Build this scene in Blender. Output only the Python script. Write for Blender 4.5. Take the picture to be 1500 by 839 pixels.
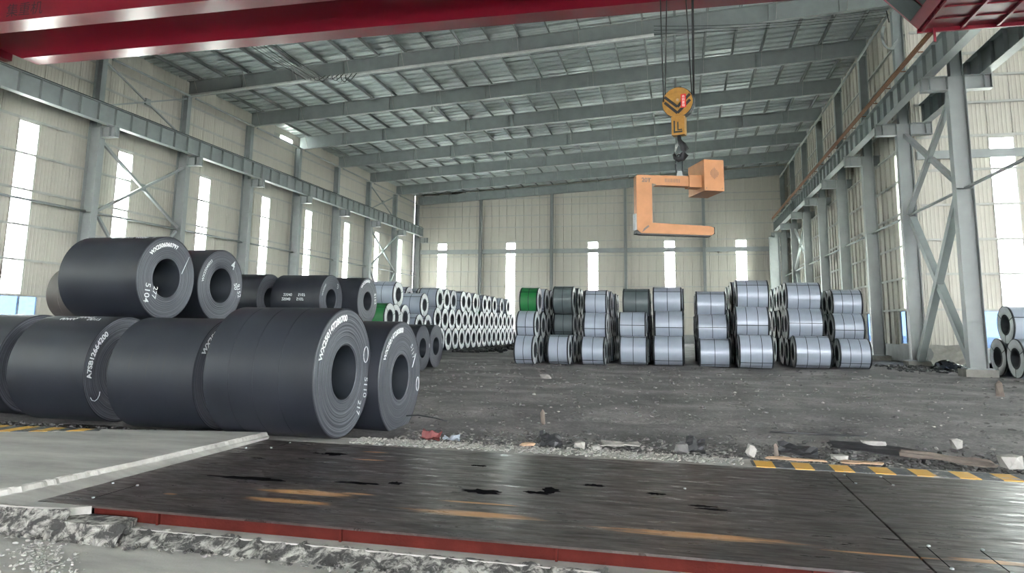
import bpy, bmesh, math, random
from math import pi, sin, cos, sqrt, radians
from mathutils import Vector, Matrix, noise

for o in list(bpy.data.objects): bpy.data.objects.remove(o)
S = bpy.context.scene
COL = S.collection
random.seed(7)

# ------------------------------------------------------------------ camera
yaw, pitch, roll = .23231, .14734, .01463
fwd = Vector((-sin(yaw)*cos(pitch), cos(yaw)*cos(pitch), sin(pitch)))
rt = Vector((cos(yaw), sin(yaw), 0)); upv = rt.cross(fwd)
R_ = rt*cos(roll)+upv*sin(roll); U_ = -rt*sin(roll)+upv*cos(roll)
cd = bpy.data.cameras.new('camera'); cam = bpy.data.objects.new('camera', cd); COL.objects.link(cam)
cam.matrix_world = Matrix(((R_.x, U_.x, -fwd.x, 0), (R_.y, U_.y, -fwd.y, 0), (R_.z, U_.z, -fwd.z, 1.75), (0, 0, 0, 1)))
cd.sensor_fit = 'HORIZONTAL'; cd.sensor_width = 36; cd.lens = 1031.7/1500*36; cd.shift_y = -(419.5-324)/1500
cd.clip_end = 1000
S.camera = cam
# ------------------------------------------------------------------ world, light, exposure
w = bpy.data.worlds.new('world'); S.world = w; w.use_nodes = True
bg = w.node_tree.nodes['Background']; bg.inputs[0].default_value = (.96, .975, 1.0, 1); bg.inputs[1].default_value = 6.0
S.view_settings.view_transform = 'Standard'; S.view_settings.look = 'None'; S.view_settings.gamma = 1
S.view_settings.exposure = 3.12
S.view_settings.use_curve_mapping = False

# ------------------------------------------------------------------ materials
def newmat(name):
    m = bpy.data.materials.new(name); m.use_nodes = True
    nt = m.node_tree; return m, nt, nt.nodes['Principled BSDF']
def mat(name, c, rough=.6, metal=0., var=.12, scale=3., bump=0., bscale=30., stretch=(1, 1, 1), spec=None):
    m, nt, b = newmat(name); N = nt.nodes; L = nt.links
    b.inputs['Roughness'].default_value = rough; b.inputs['Metallic'].default_value = metal
    if spec is not None: b.inputs['Specular IOR Level'].default_value = spec
    tc = N.new('ShaderNodeTexCoord'); mp = N.new('ShaderNodeMapping'); mp.inputs['Scale'].default_value = stretch
    L.new(tc.outputs['Object'], mp.inputs[0])
    n = N.new('ShaderNodeTexNoise'); n.inputs['Scale'].default_value = scale; n.inputs['Detail'].default_value = 4; L.new(mp.outputs[0], n.inputs[0])
    r = N.new('ShaderNodeValToRGB'); r.color_ramp.elements[0].position = .3; r.color_ramp.elements[1].position = .7
    r.color_ramp.elements[0].color = tuple(x*(1-var) for x in c)+(1,); r.color_ramp.elements[1].color = tuple(min(1, x*(1+var)) for x in c)+(1,)
    L.new(n.outputs[0], r.inputs[0]); L.new(r.outputs[0], b.inputs['Base Color'])
    if bump:
        n2 = N.new('ShaderNodeTexNoise'); n2.inputs['Scale'].default_value = bscale; n2.inputs['Detail'].default_value = 5; L.new(mp.outputs[0], n2.inputs[0])
        bp = N.new('ShaderNodeBump'); bp.inputs['Strength'].default_value = bump; bp.inputs['Distance'].default_value = .02
        L.new(n2.outputs[0], bp.inputs['Height']); L.new(bp.outputs[0], b.inputs['Normal'])
    return m
M = {}
M['clad'] = mat('wall_cladding', (.50, .475, .42), .55, 0, .07, .6, stretch=(1, 1, .2))
M['roof'] = mat('roof_sheet', (.56, .61, .61), .4, .15, .12, .5)
M['steel'] = mat('grey_painted_steel', (.25, .28, .28), .5, 0, .08, 1.5)
M['steel_l'] = mat('light_grey_painted_steel', (.29, .31, .31), .45, 0, .06, 1.5)
M['girt'] = mat('galvanised_girt', (.42, .42, .40), .5, .2, .1, 2)
M['zinc'] = mat('galvanised_purlin', (.24, .255, .255), .45, .2, .1, 2)
M['red'] = mat('crane_red_paint', (.17, .006, .018), .28, 0, .12, .4)
M['redbeam'] = mat('red_oxide_paint', (.060, .0085, .006), .8, 0, .25, 3, .3, 20, spec=.15)
M['orange'] = mat('orange_paint', (.41, .175, .068), .5, 0, .08, 4)
M['yellow'] = mat('hook_yellow_paint', (.33, .16, .025), .45, 0, .2, 6)
M['black'] = mat('black_rubber', (.012, .012, .014), .5)
M['rope'] = mat('wire_rope', (.012, .012, .013), .6)
M['dark'] = mat('dark_steel', (.03, .035, .04), .45, .4)
M['rail'] = mat('rusty_conductor_rail', (.20, .085, .04), .6, 0, .3, 8)
M['glass_cab'] = mat('cab_glass', (.07, .085, .085), .08, 0, .05)
M['white'] = mat('white_paint', (.75, .76, .78), .6, 0, .05)
M['chalk'] = mat('chalk', (.62, .64, .66), .8)
M['signred'] = mat('sign_red', (.6, .02, .015), .5)
M['paper'] = mat('grey_white_wrapping', (.29, .325, .385), .38, .1, .05, 1.5)
M['paperend'] = mat('coil_end_ring', (.50, .52, .53), .45, .1, .1, 6)
M['darkwrap'] = mat('dark_grey_wrapping', (.085, .105, .11), .4, .1, .08, 2)
M['green'] = mat('green_wrapping', (.012, .13, .035), .4, 0, .08, 2)
M['strap'] = mat('black_strapping', (.012, .016, .02), .4, .2)
M['bore'] = mat('coil_bore', (.012, .016, .022), .6)
M['pedestal'] = mat('pedestal_concrete', (.26, .25, .23), .85, 0, .15, 4, .5, 30)
M['plinth'] = mat('grey_plinth', (.28, .29, .29), .7, 0, .1, 2)
M['brown'] = mat('cardboard_brown', (.40, .27, .18), .8, 0, .15, 8)
M['scrapred'] = mat('faded_red_sheet', (.15, .035, .035), .6)
M['palerock'] = mat('pale_concrete_chunk', (.31, .295, .28), .9, 0, .12, 8, .6, 20)
M['wood'] = mat('old_wood', (.13, .105, .09), .8, 0, .2, 8)
M['scrapdark'] = mat('dark_scrap_plate', (.03, .03, .033), .5, .3, .3, 5)
M['plastic'] = mat('crumpled_plastic_sheet', (.016, .019, .026), .15, 0, .4, 6)
M['pipe'] = mat('pale_pipe', (.55, .56, .55), .4)
M['conccrumb'] = mat('concrete_crumb', (.34, .33, .31), .9, 0, .2, 8)
M['gravelpale'] = mat('bright_gravel', (.29, .28, .262), .9, 0, .2, 8)
M['tar'] = mat('black_patch', (.008, .008, .009), 1., 0, .3, 20, spec=0.)

def coil_steel(name, c, rough):
    m, nt, b = newmat(name); N = nt.nodes; L = nt.links
    tc = N.new('ShaderNodeTexCoord'); b.inputs['Metallic'].default_value = .0; b.inputs['Roughness'].default_value = rough; b.inputs['Specular IOR Level'].default_value = .4
    n = N.new('ShaderNodeTexNoise'); n.inputs['Scale'].default_value = 1.2; n.inputs['Detail'].default_value = 5; L.new(tc.outputs['Object'], n.inputs[0])
    r = N.new('ShaderNodeValToRGB'); r.color_ramp.elements[0].position = .3; r.color_ramp.elements[1].position = .72
    r.color_ramp.elements[0].color = tuple(x*.8 for x in c)+(1,); r.color_ramp.elements[1].color = tuple(x*1.2 for x in c)+(1,)
    L.new(n.outputs[0], r.inputs[0]); L.new(r.outputs[0], b.inputs['Base Color'])
    return m
M['hrc'] = coil_steel('hot_rolled_steel', (.0155, .018, .025), .45)
def face_mat():
    m, nt, b = newmat('hot_rolled_coil_edge'); N = nt.nodes; L = nt.links
    tc = N.new('ShaderNodeTexCoord'); sp = N.new('ShaderNodeSeparateXYZ'); L.new(tc.outputs['Object'], sp.inputs[0])
    cb = N.new('ShaderNodeCombineXYZ'); L.new(sp.outputs[1], cb.inputs[0]); L.new(sp.outputs[2], cb.inputs[1])
    ln = N.new('ShaderNodeVectorMath'); ln.operation = 'LENGTH'; L.new(cb.outputs[0], ln.inputs[0])
    n = N.new('ShaderNodeTexNoise'); n.noise_dimensions = '1D'; n.inputs['Scale'].default_value = 60; n.inputs['Detail'].default_value = 3; L.new(ln.outputs['Value'], n.inputs['W'])
    r = N.new('ShaderNodeValToRGB'); r.color_ramp.elements[0].position = .35; r.color_ramp.elements[1].position = .7
    r.color_ramp.elements[0].color = (.045, .050, .062, 1); r.color_ramp.elements[1].color = (.125, .13, .15, 1)
    L.new(n.outputs[0], r.inputs[0]); L.new(r.outputs[0], b.inputs['Base Color'])
    b.inputs['Metallic'].default_value = .4; b.inputs['Roughness'].default_value = .42
    bp = N.new('ShaderNodeBump'); bp.inputs['Strength'].default_value = .35; bp.inputs['Distance'].default_value = .01; L.new(n.outputs[0], bp.inputs['Height']); L.new(bp.outputs[0], b.inputs['Normal'])
    return m
M['edge'] = face_mat()

def pane_mat():
    m = bpy.data.materials.new('translucent_strip'); m.use_nodes = True; nt = m.node_tree; N = nt.nodes; L = nt.links
    for n in list(N): N.remove(n)
    o = N.new('ShaderNodeOutputMaterial'); t = N.new('ShaderNodeBsdfTransparent'); t.inputs[0].default_value = (.85, .9, .88, 1)
    d = N.new('ShaderNodeBsdfTranslucent'); d.inputs[0].default_value = (.9, .92, .86, 1)
    x = N.new('ShaderNodeMixShader'); x.inputs[0].default_value = .45; L.new(t.outputs[0], x.inputs[1]); L.new(d.outputs[0], x.inputs[2]); L.new(x.outputs[0], o.inputs[0])
    return m
M['pane'] = pane_mat()
def glass_mat():
    m = bpy.data.materials.new('blue_window_glass'); m.use_nodes = True; nt = m.node_tree; N = nt.nodes; L = nt.links
    for n in list(N): N.remove(n)
    o = N.new('ShaderNodeOutputMaterial'); t = N.new('ShaderNodeBsdfTransparent'); t.inputs[0].default_value = (.13, .17, .23, 1)
    d = N.new('ShaderNodeBsdfGlossy'); d.inputs['Roughness'].default_value = .05
    x = N.new('ShaderNodeMixShader'); x.inputs[0].default_value = .07; L.new(t.outputs[0], x.inputs[1]); L.new(d.outputs[0], x.inputs[2]); L.new(x.outputs[0], o.inputs[0])
    return m
M['blueglass'] = glass_mat()

def dirt_mat():
    m, nt, b = newmat('dark_dirt_ground'); N = nt.nodes; L = nt.links
    tc = N.new('ShaderNodeTexCoord'); b.inputs['Roughness'].default_value = .8
    n = N.new('ShaderNodeTexNoise'); n.inputs['Scale'].default_value = .45; n.inputs['Detail'].default_value = 8; n.inputs['Roughness'].default_value = .65; L.new(tc.outputs['Object'], n.inputs[0])
    n2 = N.new('ShaderNodeTexNoise'); n2.inputs['Scale'].default_value = 14; n2.inputs['Detail'].default_value = 6; n2.inputs['Roughness'].default_value = .8; L.new(tc.outputs['Object'], n2.inputs[0])
    mx = N.new('ShaderNodeMath'); mx.operation = 'MULTIPLY_ADD'; mx.inputs[1].default_value = .45; L.new(n2.outputs[0], mx.inputs[0])
    m2 = N.new('ShaderNodeMath'); m2.operation = 'MULTIPLY'; m2.inputs[1].default_value = .6; L.new(n.outputs[0], m2.inputs[0]); L.new(m2.outputs[0], mx.inputs[2])
    r = N.new('ShaderNodeValToRGB'); e = r.color_ramp.elements; e[0].position = .36; e[0].color = (.055, .052, .053, 1); e[1].position = .68; e[1].color = (.36, .34, .33, 1)
    k = e.new(.52); k.color = (.155, .147, .147, 1)
    L.new(mx.outputs[0], r.inputs[0]); L.new(r.outputs[0], b.inputs['Base Color'])
    bp = N.new('ShaderNodeBump'); bp.inputs['Strength'].default_value = .9; bp.inputs['Distance'].default_value = .06; L.new(n2.outputs[0], bp.inputs['Height']); L.new(bp.outputs[0], b.inputs['Normal'])
    return m
M['dirt'] = dirt_mat()
def conc_mat(name, c, streak=(1, 1, 1)):
    m, nt, b = newmat(name); N = nt.nodes; L = nt.links
    tc = N.new('ShaderNodeTexCoord'); mp = N.new('ShaderNodeMapping'); mp.inputs['Scale'].default_value = streak; L.new(tc.outputs['Object'], mp.inputs[0])
    b.inputs['Roughness'].default_value = .75
    n = N.new('ShaderNodeTexNoise'); n.inputs['Scale'].default_value = 1.3; n.inputs['Detail'].default_value = 10; n.inputs['Roughness'].default_value = .65; L.new(mp.outputs[0], n.inputs[0])
    r = N.new('ShaderNodeValToRGB'); e = r.color_ramp.elements; e[0].position = .3; e[0].color = tuple(x*.62 for x in c)+(1,); e[1].position = .66; e[1].color = tuple(x*1.12 for x in c)+(1,)
    L.new(n.outputs[0], r.inputs[0]); L.new(r.outputs[0], b.inputs['Base Color'])
    n2 = N.new('ShaderNodeTexNoise'); n2.inputs['Scale'].default_value = 45; n2.inputs['Detail'].default_value = 4; L.new(tc.outputs['Object'], n2.inputs[0])
    bp = N.new('ShaderNodeBump'); bp.inputs['Strength'].default_value = .3; bp.inputs['Distance'].default_value = .01; L.new(n2.outputs[0], bp.inputs['Height']); L.new(bp.outputs[0], b.inputs['Normal'])
    return m
M['conc'] = conc_mat('concrete_floor', (.37, .355, .335), (.5, 1.6, 1))
def broken_mat():
    m, nt, b = newmat('broken_concrete'); N = nt.nodes; L = nt.links; b.inputs['Roughness'].default_value = .9
    tc = N.new('ShaderNodeTexCoord'); n = N.new('ShaderNodeTexNoise'); n.inputs['Scale'].default_value = 8; n.inputs['Detail'].default_value = 10; n.inputs['Roughness'].default_value = .72; n.inputs['Distortion'].default_value = .6; L.new(tc.outputs['Object'], n.inputs[0])
    r = N.new('ShaderNodeValToRGB'); e = r.color_ramp.elements; e[0].position = .46; e[0].color = (.045, .043, .042, 1); e[1].position = .60; e[1].color = (.36, .345, .32, 1); L.new(n.outputs[0], r.inputs[0]); L.new(r.outputs[0], b.inputs['Base Color'])
    bp = N.new('ShaderNodeBump'); bp.inputs['Strength'].default_value = .8; bp.inputs['Distance'].default_value = .03; L.new(n.outputs[0], bp.inputs['Height']); L.new(bp.outputs[0], b.inputs['Normal'])
    return m
M['broken'] = broken_mat()
M['outside'] = conc_mat('outside_yard', (.42, .42, .40))

def plate_mat():
    m, nt, b = newmat('worn_steel_plate'); N = nt.nodes; L = nt.links
    g = N.new('ShaderNodeNewGeometry')
    def nz(sc, scale, det=6, off=(0, 0, 0), rough=.6):
        mp = N.new('ShaderNodeMapping'); mp.inputs['Scale'].default_value = sc; mp.inputs['Location'].default_value = off; L.new(g.outputs['Position'], mp.inputs[0])
        n = N.new('ShaderNodeTexNoise'); n.inputs['Scale'].default_value = scale; n.inputs['Detail'].default_value = det; n.inputs['Roughness'].default_value = rough; L.new(mp.outputs[0], n.inputs[0]); return n.outputs[0]
    def ramp(x, a, b_, c0, c1):
        r = N.new('ShaderNodeValToRGB'); e = r.color_ramp.elements; e[0].position = a; e[1].position = b_; e[0].color = c0; e[1].color = c1; L.new(x, r.inputs[0]); return r.outputs[0]
    def mixc(f, a, b_):
        x = N.new('ShaderNodeMix'); x.data_type = 'RGBA'; L.new(f, x.inputs[0]); L.new(a, x.inputs[6])
        if isinstance(b_, tuple): x.inputs[7].default_value = b_
        else: L.new(b_, x.inputs[7])
        return x.outputs[2]
    def mth(op, a, b_=None, c=None, clamp=False):
        x = N.new('ShaderNodeMath'); x.operation = op; x.use_clamp = clamp
        for i, v in enumerate((a, b_, c)):
            if v is None: continue
            if isinstance(v, (int, float)): x.inputs[i].default_value = v
            else: L.new(v, x.inputs[i])
        return x.outputs[0]
    base = ramp(nz((.55, 3.2, 1), 1.5, 12, rough=.72), .42, .60, (.018, .015, .0145, 1), (.078, .063, .058, 1))
    mauve = ramp(nz((.5, 1.2, 1), .8), .4, .7, (0, 0, 0, 1), (1, 1, 1, 1))
    c = mixc(mth('MULTIPLY', mauve, .5), base, (.060, .042, .044, 1))
    scr = ramp(nz((.7, 13, 1), 3, 6, (3, 0, 0), .7), .60, .72, (0, 0, 0, 1), (1, 1, 1, 1))
    c = mixc(mth('MULTIPLY', scr, .65), c, (.17, .155, .15, 1))
    # rust-ochre scrape bands at their own places on the deck
    sp = N.new('ShaderNodeSeparateXYZ'); L.new(g.outputs['Position'], sp.inputs[0]); X, Y = sp.outputs[0], sp.outputs[1]
    def blob(x0, y0, rx, ry):
        a = mth('POWER', mth('DIVIDE', mth('SUBTRACT', X, x0), rx), 2.0); d = mth('POWER', mth('DIVIDE', mth('SUBTRACT', Y, y0), ry), 2.0)
        return mth('SUBTRACT', 1.0, mth('ADD', a, d), clamp=True)
    # even powers need absolute input
    def blob(x0, y0, rx, ry):
        a = mth('DIVIDE', mth('SUBTRACT', X, x0), rx); a = mth('MULTIPLY', a, a)
        d = mth('DIVIDE', mth('SUBTRACT', Y, y0), ry); d = mth('MULTIPLY', d, d)
        return mth('SUBTRACT', 1.0, mth('ADD', a, d), clamp=True)
    bl = None
    for p in PATCH:
        q = blob(*p); bl = q if bl is None else mth('MAXIMUM', bl, q)
    nn = nz((.6, 7, 1), 2.6, 9, (7, 3, 0), .7)
    f = mth('MULTIPLY_ADD', bl, .9, mth('MULTIPLY_ADD', nn, 1.8, -1.34))
    f = mth('MULTIPLY', f, 3.2, clamp=True)
    c = mixc(f, c, (.46, .24, .10, 1))
    L.new(c, b.inputs['Base Color'])
    rr = ramp(nz((.9, 4.5, 1), 2.2, 8, rough=.7), .38, .62, (.26, .26, .26, 1), (.55, .55, .55, 1)); L.new(rr, b.inputs['Roughness'])
    b.inputs['Metallic'].default_value = .25
    bp = N.new('ShaderNodeBump'); bp.inputs['Strength'].default_value = .12; bp.inputs['Distance'].default_value = .01; L.new(nz((.25, 1.5, 1), 5, 3), bp.inputs['Height']); L.new(bp.outputs[0], b.inputs['Normal'])
    return m
PATCH = [(-3.85, 6.62, .75, .12), (-3.8, 7.0, .75, .16), (-3.3, 7.1, .3, .06), (-1.95, 6.68, 1.0, .15), (-2.0, 7.09, .6, .05), (.1, 6.55, 1.3, .12), (1.5, 6.43, .7, .04), (2.3, 6.47, .5, .07), (-3.97, 8.86, .35, .06), (-4.11, 9.39, .3, .06), (-5.1, 6.55, .12, .05)]
M['plate'] = plate_mat()
def stripe_mat():
    m, nt, b = newmat('hazard_stripe_paint'); N = nt.nodes; L = nt.links; b.inputs['Roughness'].default_value = .6
    g = N.new('ShaderNodeNewGeometry'); sp = N.new('ShaderNodeSeparateXYZ'); L.new(g.outputs['Position'], sp.inputs[0])
    a = N.new('ShaderNodeMath'); a.operation = 'MULTIPLY_ADD'; a.inputs[1].default_value = -.55; L.new(sp.outputs[1], a.inputs[0]); L.new(sp.outputs[0], a.inputs[2])
    a.inputs[1].default_value = .0
    d = N.new('ShaderNodeMath'); d.operation = 'DIVIDE'; d.inputs[1].default_value = .47; L.new(a.outputs[0], d.inputs[0])
    f = N.new('ShaderNodeMath'); f.operation = 'FRACT'; L.new(d.outputs[0], f.inputs[0])
    s = N.new('ShaderNodeMath'); s.operation = 'GREATER_THAN'; s.inputs[1].default_value = .5; L.new(f.outputs[0], s.inputs[0])
    x = N.new('ShaderNodeMix'); x.data_type = 'RGBA'; L.new(s.outputs[0], x.inputs[0]); x.inputs[6].default_value = (.60, .33, .05, 1); x.inputs[7].default_value = (.045, .05, .06, 1)
    n = N.new('ShaderNodeTexNoise'); n.inputs['Scale'].default_value = 5; n.inputs['Detail'].default_value = 9; n.inputs['Roughness'].default_value = .75; L.new(g.outputs['Position'], n.inputs[0])
    # paint gets more worn away from the right hand end
    w1 = N.new('ShaderNodeMath'); w1.operation = 'MULTIPLY_ADD'; w1.inputs[1].default_value = -.02; w1.inputs[2].default_value = .56; 
    ab = N.new('ShaderNodeMath'); ab.operation = 'ABSOLUTE'; L.new(sp.outputs[0], ab.inputs[0]); L.new(ab.outputs[0], w1.inputs[0])
    c1 = N.new('ShaderNodeMath'); c1.operation = 'MULTIPLY_ADD'; c1.inputs[1].default_value = 14; c1.use_clamp = True
    sb = N.new('ShaderNodeMath'); sb.operation = 'SUBTRACT'; L.new(n.outputs[0], sb.inputs[0]); sb.inputs[1].default_value = .55; L.new(sb.outputs[0], c1.inputs[0]); c1.inputs[2].default_value = 0
    y = N.new('ShaderNodeMix'); y.data_type = 'RGBA'; L.new(c1.outputs[0], y.inputs[0]); L.new(x.outputs[2], y.inputs[6]); y.inputs[7].default_value = (.33, .31, .29, 1)
    L.new(y.outputs[2], b.inputs['Base Color'])
    return m
M['stripe'] = stripe_mat()

# ------------------------------------------------------------------ mesh helpers
class MB:
    def __init__(s): s.v = []; s.f = []; s.sm = []
    def add(s, vs, fs, smooth=False):
        n = len(s.v); s.v += [tuple(v) for v in vs]; s.f += [tuple(i+n for i in f) for f in fs]; s.sm += [smooth]*len(fs); return s
    def box(s, x0, x1, y0, y1, z0, z1):
        return s.add([(x0, y0, z0), (x1, y0, z0), (x1, y1, z0), (x0, y1, z0), (x0, y0, z1), (x1, y0, z1), (x1, y1, z1), (x0, y1, z1)],
                     [(0, 3, 2, 1), (4, 5, 6, 7), (0, 1, 5, 4), (1, 2, 6, 5), (2, 3, 7, 6), (3, 0, 4, 7)])
    def bar(s, a, b, w, h, up=(0, 0, 1)):       # rectangular bar from a to b
        a = Vector(a); b = Vector(b); d = (b-a).normalized(); u = Vector(up)
        sd = d.cross(u)
        if sd.length < 1e-4: sd = d.cross(Vector((0, 1, 0)))
        sd.normalize(); u = sd.cross(d).normalized()
        vs = [p+sd*i*w/2+u*j*h/2 for p in (a, b) for i, j in ((-1, -1), (1, -1), (1, 1), (-1, 1))]
        return s.add(vs, [(0, 1, 2, 3), (7, 6, 5, 4), (0, 4, 5, 1), (1, 5, 6, 2), (2, 6, 7, 3), (3, 7, 4, 0)])
    def prism(s, pts, axis, a, b):              # polygon extruded along an axis
        n = len(pts); vs = []
        for t in (a, b):
            for p, q in pts:
                vs.append((t, p, q) if axis == 'x' else (p, t, q) if axis == 'y' else (p, q, t))
        fs = [tuple(range(n))[::-1], tuple(range(n, 2*n))]+[(i, (i+1) % n, n+(i+1) % n, n+i) for i in range(n)]
        return s.add(vs, fs)
    def tube(s, pts, r, n=6, cap=True):
        pts = [Vector(p) for p in pts]; rings = []; 
        for i, p in enumerate(pts):
            d = (pts[min(i+1, len(pts)-1)]-pts[max(i-1, 0)]).normalized()
            a = d.cross(Vector((0, 0, 1))); 
            if a.length < 1e-3: a = d.cross(Vector((1, 0, 0)))
            a.normalize(); b = d.cross(a); rr = r[i] if isinstance(r, (list, tuple)) else r
            rings += [p+a*cos(2*pi*k/n)*rr+b*sin(2*pi*k/n)*rr for k in range(n)]
        fs = [(i*n+k, i*n+(k+1) % n, (i+1)*n+(k+1) % n, (i+1)*n+k) for i in range(len(pts)-1) for k in range(n)]
        if cap: fs += [tuple(range(n))[::-1], tuple(range((len(pts)-1)*n, len(pts)*n))]
        return s.add(rings, fs, True)
    def lathe_x(s, prof, n=48, closed=False, smooth=True, a0=0., a1=2*pi):   # prof = [(x, r)] about the X axis
        full = abs(a1-a0-2*pi) < 1e-6; m = n if full else n+1
        vs = [(x, r*cos(a0+(a1-a0)*k/n), r*sin(a0+(a1-a0)*k/n)) for x, r in prof for k in range(m)]
        fs = []; P = len(prof)
        for i in range(P if closed else P-1):
            j = (i+1) % P
            for k in range(n):
                l = (k+1) % m if full else k+1
                fs.append((i*m+k, i*m+l, j*m+l, j*m+k))
        return s.add(vs, fs, smooth)
    def mesh(s, name):
        me = bpy.data.meshes.new(name); me.from_pydata(s.v, [], s.f)
        me.polygons.foreach_set('use_smooth', s.sm); 
        bm = bmesh.new(); bm.from_mesh(me); bmesh.ops.recalc_face_normals(bm, faces=bm.faces); bm.to_mesh(me); bm.free()
        return me
    def build(s, name, m, parent=None, loc=(0, 0, 0)):
        me = s.mesh(name); me.materials.append(m); return link(name, me, parent, loc)
def link(name, me, parent=None, loc=(0, 0, 0)):
    o = bpy.data.objects.new(name, me); COL.objects.link(o); o.location = loc
    if parent: o.parent = parent
    return o
def empty(name, loc=(0, 0, 0)):
    o = bpy.data.objects.new(name, None); COL.objects.link(o); o.location = loc; return o
def tag(o, label, cat, group=None, kind=None):
    o['label'] = label; o['category'] = cat
    if group: o['group'] = group
    if kind: o['kind'] = kind
    return o
def struct(o, label=None):
    o['kind'] = 'structure'
    if label: o['label'] = label
    return o
def copy_tree(o, parent=None):
    c = o.copy(); COL.objects.link(c); c.parent = parent
    for ch in o.children: copy_tree(ch, c)
    return c
def sharp(o, ang=35):
    me = o.data; bm = bmesh.new(); bm.from_mesh(me)
    for e in bm.edges:
        if len(e.link_faces) == 2 and e.calc_face_angle(0) > radians(ang): e.smooth = False
    bm.to_mesh(me); bm.free(); return o
def text_mesh(body, size=1., bold=.035):
    cu = bpy.data.curves.new('t', 'FONT'); cu.body = body; cu.size = size; cu.align_x = 'CENTER'; cu.resolution_u = 3; cu.offset = size*bold
    ob = bpy.data.objects.new('t', cu); COL.objects.link(ob)
    dg = bpy.context.evaluated_depsgraph_get(); dg.update()
    me = bpy.data.meshes.new_from_object(ob.evaluated_get(dg)); bpy.data.objects.remove(ob); 
    return me
def ibeam_y(mb, x, y0, y1, z0, z1, fl, tf=.03, tw=.02):   # I-beam along Y
    mb.box(x-fl/2, x+fl/2, y0, y1, z0, z0+tf); mb.box(x-fl/2, x+fl/2, y0, y1, z1-tf, z1); mb.box(x-tw/2, x+tw/2, y0, y1, z0+tf, z1-tf); return mb

# ------------------------------------------------------------------ building frame data
BAY = 7.5; KY = lambda k: 33.4+BAY*k
XL, XR = -33.6, 12.8          # cladding planes of the main hall
YEND = KY(7)+.35
GZ = (4.8, 6.63, 8.5, 10.4, 12.25, 14.1, 15.6, 16.9)
def roof2(x): return roofz(12.4)-(x-12.4)*.0556
def rz(x): return 17.2+(x+33)*.0556           # underside of the rafters
def roofz(x): return rz(x)+1.38

# cladding -----------------------------------------------------------------
def panel_mesh(width, z0, z1, cache={}):
    key = (round(width, 3), round(z0, 2), round(z1, 2))
    if key not in cache:
        n = max(2, round(width/.21)); p = width/n; pts = [(0, .075)]
        for i in range(n):
            a = i*p
            pts += [(a+.02, 0), (a+p*.62, 0), (a+p*.70, -.012), (a+p*.86, -.012)]
        pts += [(width-.018, 0), (width, .075)]
        mb = MB(); m = len(pts)
        mb.add([(x, y, z0) for x, y in pts]+[(x, y, z1) for x, y in pts], [(i, i+1, m+i+1, m+i) for i in range(m-1)])
        me = mb.mesh('wall_panel'); me.materials.append(M['clad']); cache[key] = me
    return cache[key]
def pane_mesh(width, z0, z1, mt, cache={}):
    key = (round(width, 3), round(z0, 2), round(z1, 2), mt)
    if key not in cache:
        mb = MB().box(.01, width-.01, -.006, .006, z0, z1); me = mb.mesh('pane'); me.materials.append(M[mt]); cache[key] = me
    return cache[key]
def clad_wall(parent, origin, ang, u0, u1, wins, top, low=True, zb=1.0, clere=(), wz=12.15, sill=3.0):
    """panels along u from u0 to u1; wins = list of window centres in u; top(u) = top height"""
    rot = Matrix.Rotation(ang, 4, 'Z'); base = Vector(origin)
    def put(name, me, u, off=0.):
        o = link(name, me, parent); o.matrix_world = Matrix.Translation(base) @ rot @ Matrix.Translation((u, off, 0)); return o
    edges = [u0]
    for c in wins: edges += [c-.6, c+.6]
    edges.append(u1)
    for i in range(0, len(edges), 2):
        a, b = edges[i], edges[i+1]; n = max(1, round((b-a)/1.05)); wd = (b-a)/n
        for j in range(n):
            u = a+j*wd; z0 = zb
            if low and any(abs(u+wd/2-c) < 1.75 for c in wins): z0 = sill
            t = top(u+wd/2)
            put('wall_panel', panel_mesh(wd, z0, t), u)
    for c in wins:
        put('wall_panel', panel_mesh(1.2, wz, top(c)), c-.6)
        f = MB()
        for z in (sill, wz): f.box(-.62, .62, -.05, .05, z-.04, z+.04)
        for x in (-.62, .58): f.box(x, x+.04, -.05, .05, sill, wz)
        me = f.mesh('window_frame'); me.materials.append(M['girt']); put('window_frame', me, c)
        zs = [sill]+[g for g in GZ if sill < g < wz]+[wz]
        for z0, z1 in zip(zs, zs[1:]): put('strip_pane', pane_mesh(1.2, z0+.01, z1-.01, 'pane'), c-.6)
        if low:
            a, b = c-1.65, c+1.65
            # snap to the panel joints beside the window
            f = MB(); f.box(a, b, -.05, .05, sill-.09, sill-.01).box(a, b, -.05, .05, zb, zb+.07)
            n = 3
            for q in range(n+1): x = a+(b-a)*q/n; f.box(x-.03, x+.03, -.05, .05, zb, sill-.05)
            me = f.mesh('window_frame'); me.materials.append(M['girt']); put('window_frame', me, 0)
            for q in range(n): put('pane', pane_mesh((b-a)/n, zb+.07, sill-.09, 'blueglass'), a+(b-a)*q/n)
            # side infills between low window and the neighbouring full height panels
            put('wall_panel', panel_mesh(.6, zb, sill), a-.6, .01); put('wall_panel', panel_mesh(.6, zb, sill), b, .01)
def girts(parent, axis, at, a, b, zs, step=BAY, skip=None, depth=.16):
    n = round((b-a)/step); st = (b-a)/n; cache = {}
    for z in zs:
        for i in range(n):
            mb = MB(); L_ = st-.06
            if axis == 'y': mb.box(-depth/2, depth/2, 0, L_, .04, .055).box(depth/2-.012, depth/2, 0, L_, -.05, .055).box(-depth/2, -depth/2+.01, 0, L_, -.05, .055)
            else: mb.box(0, L_, -depth/2, depth/2, .04, .055).box(0, L_, -depth/2, -depth/2+.012, -.05, .055).box(0, L_, depth/2-.01, depth/2, -.05, .055)
            if 'm' not in cache:
                cache['m'] = mb.mesh('girt'); cache['m'].materials.append(M['girt'])
            link('girt', cache['m'], parent, (at, a+i*st+.03, z) if axis == 'y' else (a+i*st+.03, at, z))

Y0 = KY(-10)       # 3.4, front end of the modelled hall
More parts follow.
